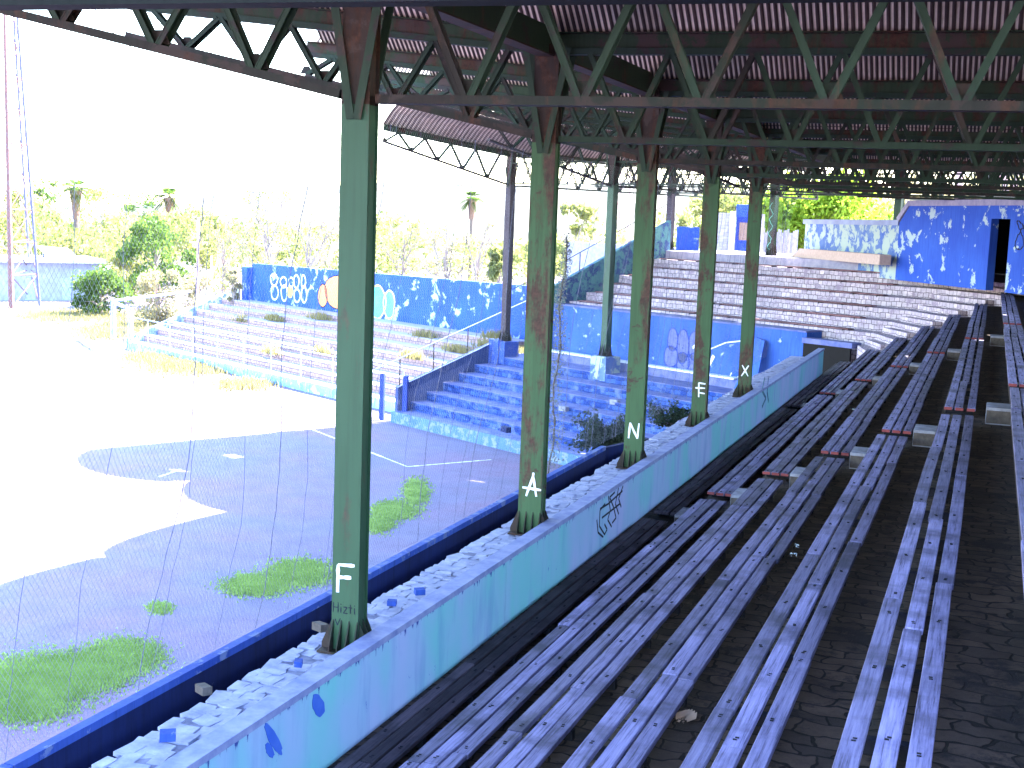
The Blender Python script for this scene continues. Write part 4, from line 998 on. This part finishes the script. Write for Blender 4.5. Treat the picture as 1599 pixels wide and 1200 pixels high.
for k in range(60):
    t = k / 59; px = 884 - 26 * t + 3 * math.sin(t * 17); py = 372 + 370 * t; r = ray(px, py); s_ = -7.0 / r.x; q = Vector((r.x * s_, r.y * s_, CZ + r.z * s_)); pts.append(q)
    wv = .10 + .16 * t
    leaves(lb, q, wv, 42, .022, rr, 1.2)
b.tube(pts, .012, 4); b.tube([p + Vector((0, .06 * math.sin(i), 0)) for i, p in enumerate(pts)], .008, 4); b.build('stem', BARK, vs_); lb.build('foliage', leafm('ashy_vine_leaves', (.12, .13, .11), (.22, .23, .18)), vs_); settle(vs_)
def grass_patch(cells_, m, name, lab, dens, h, seed):
    rr = random.Random(seed); b = MB()
    for (px, py, rx, ry, zz) in cells_:
        for _ in range(int(dens * rx * ry / 100)):
            g = rr.gauss(0, .42), rr.gauss(0, .42)
            p = onz(px + g[0] * rx, py + g[1] * ry, zz); a = rr.uniform(0, 6.28); l = h * rr.uniform(.5, 1.3); w_ = .012 + .0006 * p.y; e = Vector((math.cos(a), math.sin(a), 0))
            tp = p + Vector((rr.uniform(-.5, .5) * l, rr.uniform(-.5, .5) * l, l)); b.face([p - e * w_, p + e * w_, tp])
    tag(b.build(name, m), lab, 'grass', kind='stuff')
grass_patch([(40, 1075, 95, 48, 0), (195, 1025, 60, 28, 0), (120, 1050, 90, 32, 0), (30, 1095, 70, 32, 0)], GRASS, 'grass', 'bright green grass patch at the lower left of the field', 520, .055, 1)
grass_patch([(470, 895, 55, 22, 0), (400, 915, 55, 18, 0), (250, 950, 20, 10, 0)], GRASS, 'grass', 'green grass patch just left of the nearest column foot', 650, .055, 2)
grass_patch([(650, 770, 22, 22, 0), (615, 798, 38, 16, 0), (590, 820, 25, 14, 0)], GRASS, 'grass', 'green grass patch right of the nearest column', 700, .06, 3)
grass_patch([(170, 520, 70, 14, 0), (300, 575, 90, 14, 0), (380, 603, 50, 10, 0), (250, 560, 70, 12, 0), (100, 495, 90, 12, 0), (210, 500, 60, 14, 0)], DRYG, 'dry_grass', 'dry yellow grass along the foot of the bleachers', 260, .35, 4)
def weeds(cl, lab, seed):
    rr = random.Random(seed); b = MB()
    for (u, v, z, n_) in cl:
        for _ in range(n_):
            p = uv(u + rr.gauss(0, .5), v + rr.gauss(0, .15), z); a = rr.uniform(0, 6.28); l = rr.uniform(.2, .6); e = Vector((math.cos(a), math.sin(a), 0))
            b.face([p - e * .04, p + e * .04, p + e * rr.uniform(-.2, .2) + Vector((0, 0, l))])
    tag(b.build('weeds', DRYG), lab, 'weeds', kind='stuff')
weeds([(66, 41.4, 2.9, 200), (70, 40.6, 2.5, 220), (73, 40.0, 2.2, 150), (55, 41.2, 2.8, 200), (53, 39.0, 2.0, 220), (60, 38, 1.6, 120), (64, 37, 1.2, 180), (51, 40.2, 2.5, 200), (50, 42, 3.2, 300), (49.5, 41, 2.8, 300)], 'yellow weeds growing between the bleacher tiers', 5)
weeds([(47.9, 40.5 + .3 * k, 2.6, 120) for k in range(6)], 'tall yellow weeds behind the mauve column pedestal', 6)
# chalk lines
def chalk(a, c, wd, lab):
    p, q = onz(*a, .006), onz(*c, .006); d = (q - p).normalized(); s_ = Vector((-d.y, d.x, 0)) * wd / 2; b = MB(); n = 14; rr = random.Random(int(a[0]))
    for i in range(n):
        t0, t1 = i / n, (i + .93) / n; o = s_ * rr.uniform(.5, 1.1); u_, v_ = p.lerp(q, t0), p.lerp(q, t1)
        b.face([u_ - o, v_ - o, v_ + o, u_ + o])
    tag(b.build('chalk_line', WHITEP), lab, 'chalk line', 'chalk lines on the field')
chalk((480, 668), (636, 729), .12, 'long chalk line running out from behind the nearest column'); chalk((636, 729), (768, 718), .12, 'short chalk line meeting the front of the blue steps')
chalk((282, 733), (248, 745), .12, 'chalk line at the tip of the curved shadow edge')
# ------------------------------------------------------------------ far things
ms = empty('lattice_mast', gp(35, 480), 'tall rust pink lattice floodlight mast at the left edge', 'mast')
b0 = gp(18, 482); b1 = gp(62, 478); b2 = gp(2, 470) + Vector((0, 4, 0)); HT = 34.
apx = (b0 + b1) / 2; ctr = at(9, 380, math.hypot(apx.x, apx.y)); ctr.z = 0
def leg(bb, t): q = bb.lerp(ctr, t * .78); q.z = HT * t; return q
legs = [b0, b1, b2]; MAST = flat('rust_pink_mast_steel', (.17, .09, .085), (.11, .06, .06), 4); MASTB = flat('slate_mast_steel', (.10, .11, .19), (.07, .07, .13), 4)
for i, bb in enumerate(legs):
    b = MB(); b.tube([leg(bb, t / 8) for t in range(9)], .26 if i == 0 else .13, 6, .10); b.build('leg', MAST if i == 0 else MASTB, ms)
b = MB(); N_ = 12
for k in range(N_):
    t0, t1 = k / N_, (k + 1) / N_
    for (i, j) in ((0, 1), (1, 2), (2, 0)):
        b.tube([leg(legs[i], t1), leg(legs[j], t1)], .05, 4)
        b.tube([leg(legs[i], t0), leg(legs[j], t1)], .06, 4)
b.build('bracing', MAST, ms); settle(ms)
hut = empty('hut', gp(70, 472), 'long low pale blue hut with a white roof behind the lattice mast', 'hut')
h0 = gp(-60, 470); h1 = gp(155, 470); hd = (h1 - h0).normalized(); hn = Vector((-hd.y, hd.x, 0)); HL = (h1 - h0).length
b = MB(); b.boxm(h0, hd * HL, hn * 7, Vector((0, 0, 3.6))); b.build('wall', HUTW, hut)
b = MB(); b.boxm(h0 - hn * .8 + Vector((0, 0, 3.6)) - hd * .5, hd * (HL + 1), hn * 9, Vector((0, 0, .35))); b.build('roof', HUTR, hut)
for t in (.45, .72): b = MB(); b.boxm(h0 + hd * HL * t - hn * .04 + Vector((0, 0, .05)), hd * .9, hn * .05, Vector((0, 0, 2.1))); b.build('door', FENCEM, hut)
b = MB(); b.slab([h0 + hd * HL * .62 + hn * 2 + Vector((0, 0, 4.3)), h0 + hd * HL * .86 + hn * 2 + Vector((0, 0, 4.1)), h0 + hd * HL * .86 + hn * 6 + Vector((0, 0, 4.7)), h0 + hd * HL * .62 + hn * 6 + Vector((0, 0, 4.9))], (0, 0, 1), .06); b.build('tin_canopy', HUTW, hut)
b = MB()
for t in (.63, .85): b.beam(h0 + hd * HL * t + hn * 3 + Vector((0, 0, 3.9)), h0 + hd * HL * t + hn * 3 + Vector((0, 0, 4.35)), .1, .1)
b.build('canopy_post', POSTB, hut); settle(hut)
m2 = empty('radio_mast', at(968, 380, 130), 'slender pale lattice mast behind the stand, right of the green far column', 'mast'); m2.location.z = 0
c = at(968, 380, 130); c.z = 0; b = MB(); r_ = .8; off = [Vector((r_ * math.cos(a), r_ * math.sin(a), 0)) for a in (0, 2.1, 4.2)]
for o in off: b.tube([c + o, c + o * .9 + Vector((0, 0, 24))], .08, 4)
for k in range(16):
    for i in range(3): b.tube([c + off[i] + Vector((0, 0, k * 1.5)), c + off[(i + 1) % 3] + Vector((0, 0, (k + 1) * 1.5))], .05, 3)
b.build('lattice', STEELP, m2); settle(m2)
# masts behind raised wall
for i, (px, w_, ty) in enumerate([(1464, .14, 250), (1490, .2, 250), (1561, .12, 250)]):
    c = at(px, 380, 72); z1 = at(px, ty, 72).z; b = MB(); b.tube([(c.x, c.y, 5), (c.x, c.y, z1)], w_, 8)
    if i == 2:
        tp = at(1581, 315, 72); b.tube([at(1560, 270, 72), tp], .08, 6); b.tube([at(1590, 262, 72), tp], .1, 6)
    tag(b.build('steel_pole', TRUSSR if i == 0 else STEELP), ['dark pole rising behind the raised blue wall, left one', 'pale pinkish pole rising behind the raised blue wall, middle one', 'thin pole with slanting struts above the dark doorway'][i], 'pole')
for i, (px, by, d, ty) in enumerate([(309, 480, 100, 340), (330, 440, 118, 400), (244, 470, 104, 430)]):
    c = at(px, 380, d); z1 = at(px, ty, d).z; b = MB(); b.tube([(c.x, c.y, 0), (c.x, c.y, z1)], .09, 6)
    tag(b.build('utility_pole', STEELP), ['thin utility pole left of the graffiti wall', 'short thin pole behind the dry brush', 'short post in the dry yellow brush'][i], 'pole')
# hills
b = MB(); n = 90
def hy(px): 
    return 296 + 6 * math.sin(px * .011) + (26 if px < 250 else 26 - min(26, (px - 250) * .09)) - 8 * math.exp(-((px - 700) / 160.) ** 2) + 3 * math.sin(px * .05)
rows = []
for i in range(n + 1):
    px = -500 + 2900 * i / n; r0 = at(px, 380, 210); r1 = at(px, hy(px), 430); r2 = at(px, hy(px) - 4, 620)
    m_ = at(px, hy(px) + 26, 310)
    rows.append([(r0.x, r0.y, -.5), (m_.x, m_.y, m_.z + 1.5 * noise.noise(Vector((px * .02, 0, 0)))), (r1.x, r1.y, r1.z), (r2.x, r2.y, r2.z)])
for i in range(n):
    for j in range(3): b.face([rows[i][j], rows[i + 1][j], rows[i + 1][j + 1], rows[i][j + 1]])
tag(b.build('hills', HILLM), kind='structure')
for i, (px, wpx, hpx) in enumerate([(232, 14, 5), (395, 20, 6), (640, 24, 5), (700, 40, 5), (760, 18, 6)]):
    d = 420; py = hy(px) + 2; c = at(px, py, d); s_ = d / 2000; a = at(px - wpx / 2, py, d); e = at(px + wpx / 2, py, d); dd = (e - a); dd.z = 0; L = dd.length; dd.normalize(); nn = Vector((-dd.y, dd.x, 0))
    hr = empty('house', (a.x, a.y, 0), ['tiny pale house on the skyline above the shorter palm', 'tiny pale house on the skyline left of the nearest column', 'tiny house on the skyline just right of the nearest column',
        'long low building on the middle skyline', 'tiny house on the skyline left of the mauve column'][i], 'house')
    b = MB(); b.boxm((a.x, a.y, c.z - 1.5), dd * L, nn * 6, Vector((0, 0, hpx * s_ + 1.5))); b.build('walls', HUTR, hr)
    b = MB(); b.boxm((a.x - .3 * dd.x, a.y - .3 * dd.y, c.z + hpx * s_ + .01), dd * (L + .6), nn * 6.2, Vector((0, 0, .3))); b.build('roof', PALMT, hr); settle(hr)
b = MB(); b.tube([at(px, py, 15) for px, py in [(143, 8), (180, 55), (235, 98), (282, 116), (330, 128), (346, 138)]], .006, 4)
tag(b.build('hanging_wire', ROPE), 'thin broken wire drooping from the roof edge across the white sky', 'wire')
# litter, parapet graffiti
def px_on_tier(px, py, n): return onz(px, py, Zt(n) + .01)
for i, (px, py, n, lab) in enumerate([(1243, 856, 1, 'crumpled white litter on the dark floor between two benches'), (1240, 870, 1, 'small white scrap beside the crumpled litter'), (1332, 642, 0, 'white plastic bottle lying in the aisle by the step blocks'), (1064, 1130, 2, 'crumpled dry leaf and paper on the floor at the bottom of the view')]):
    p = px_on_tier(px, py, n); b = MB(); rr = random.Random(i)
    if i == 3:
        for k in range(5):
            a_ = k * .9; c = p + Vector((.02 * k - .04, .03 * math.sin(a_), .02)); b.face([c, c + Vector((.06, .02, .03)), c + Vector((.05, .09, .05)), c + Vector((-.02, .07, .02))])
    for _ in range(14):
        c = p + Vector((rr.uniform(-.03, .03), rr.uniform(-.03, .03), rr.uniform(0, .03))); b.face([c + Vector((rr.uniform(-.018, .018), rr.uniform(-.018, .018), rr.uniform(0, .02))) for _ in range(3)])
    tag(b.build('litter', PLASTIC if i < 3 else BROWNG), lab, 'litter')
pg = MB(); rr = random.Random(77)
xw = -4.948
def pw_(px, py): r = ray(px, py); s_ = xw / r.x; return Vector((xw, r.y * s_, CZ + r.z * s_))
tagl = [[(945, 790), (937, 800), (936, 825), (944, 838), (948, 830), (944, 822)], [(950, 778), (953, 800), (949, 815), (955, 826)], [(960, 772), (952, 780), (958, 795), (962, 812), (956, 820)], [(966, 765), (961, 790), (966, 806)], [(973, 762), (966, 782), (970, 795)], [(937, 798), (950, 790), (972, 770)], [(940, 812), (968, 790)], [(932, 815), (934, 835), (942, 842)]]
for s_ in tagl:
    for a, c in zip(s_, s_[1:]):
        p, q = pw_(a[0], a[1] - 3), pw_(c[0], c[1] - 3); pg.beam(p, q, .003, .03, up=Vector((1, 0, 0)).cross(q - p))
o = pg.build('black_graffiti', BLACK, None); o.parent = par; o.matrix_parent_inverse = par.matrix_basis.inverted()
pg = MB()
for s_ in [[(1194, 590), (1190, 610), (1196, 622), (1190, 636)], [(1200, 590), (1198, 612), (1200, 628)]]:
    for a, c in zip(s_, s_[1:]):
        p, q = pw_(*a), pw_(*c); pg.beam(p, q, .003, .08, up=Vector((1, 0, 0)).cross(q - p))
o = pg.build('faded_graffiti', TEALS, None); o.parent = par; o.matrix_parent_inverse = par.matrix_basis.inverted()
pg = MB(); BLS = flat('blue_paint_smear', (.03, .09, .42), (.05, .12, .46), 6, bump=0); rr = random.Random(4)
for cx_, cy_, rx, ry, tilt in [(497, 1102, 10, 17, -.2), (427, 1155, 8, 24, -.45), (421, 1172, 6, 12, -.3)]:
    ring = []
    for k in range(22):
        t = 2 * math.pi * k / 22; w_ = 1 + rr.uniform(-.12, .12); ex = rx * math.cos(t) * w_; ey = ry * math.sin(t) * w_
        ring.append(pw_(cx_ + ex - ey * tilt, cy_ + ey))
    pg.slab(ring, (1, 0, 0), .003)
o = pg.build('blue_smear', BLS, None); o.parent = par; o.matrix_parent_inverse = par.matrix_basis.inverted()
bpy.context.view_layer.update()
print('objects', len(bpy.data.objects))
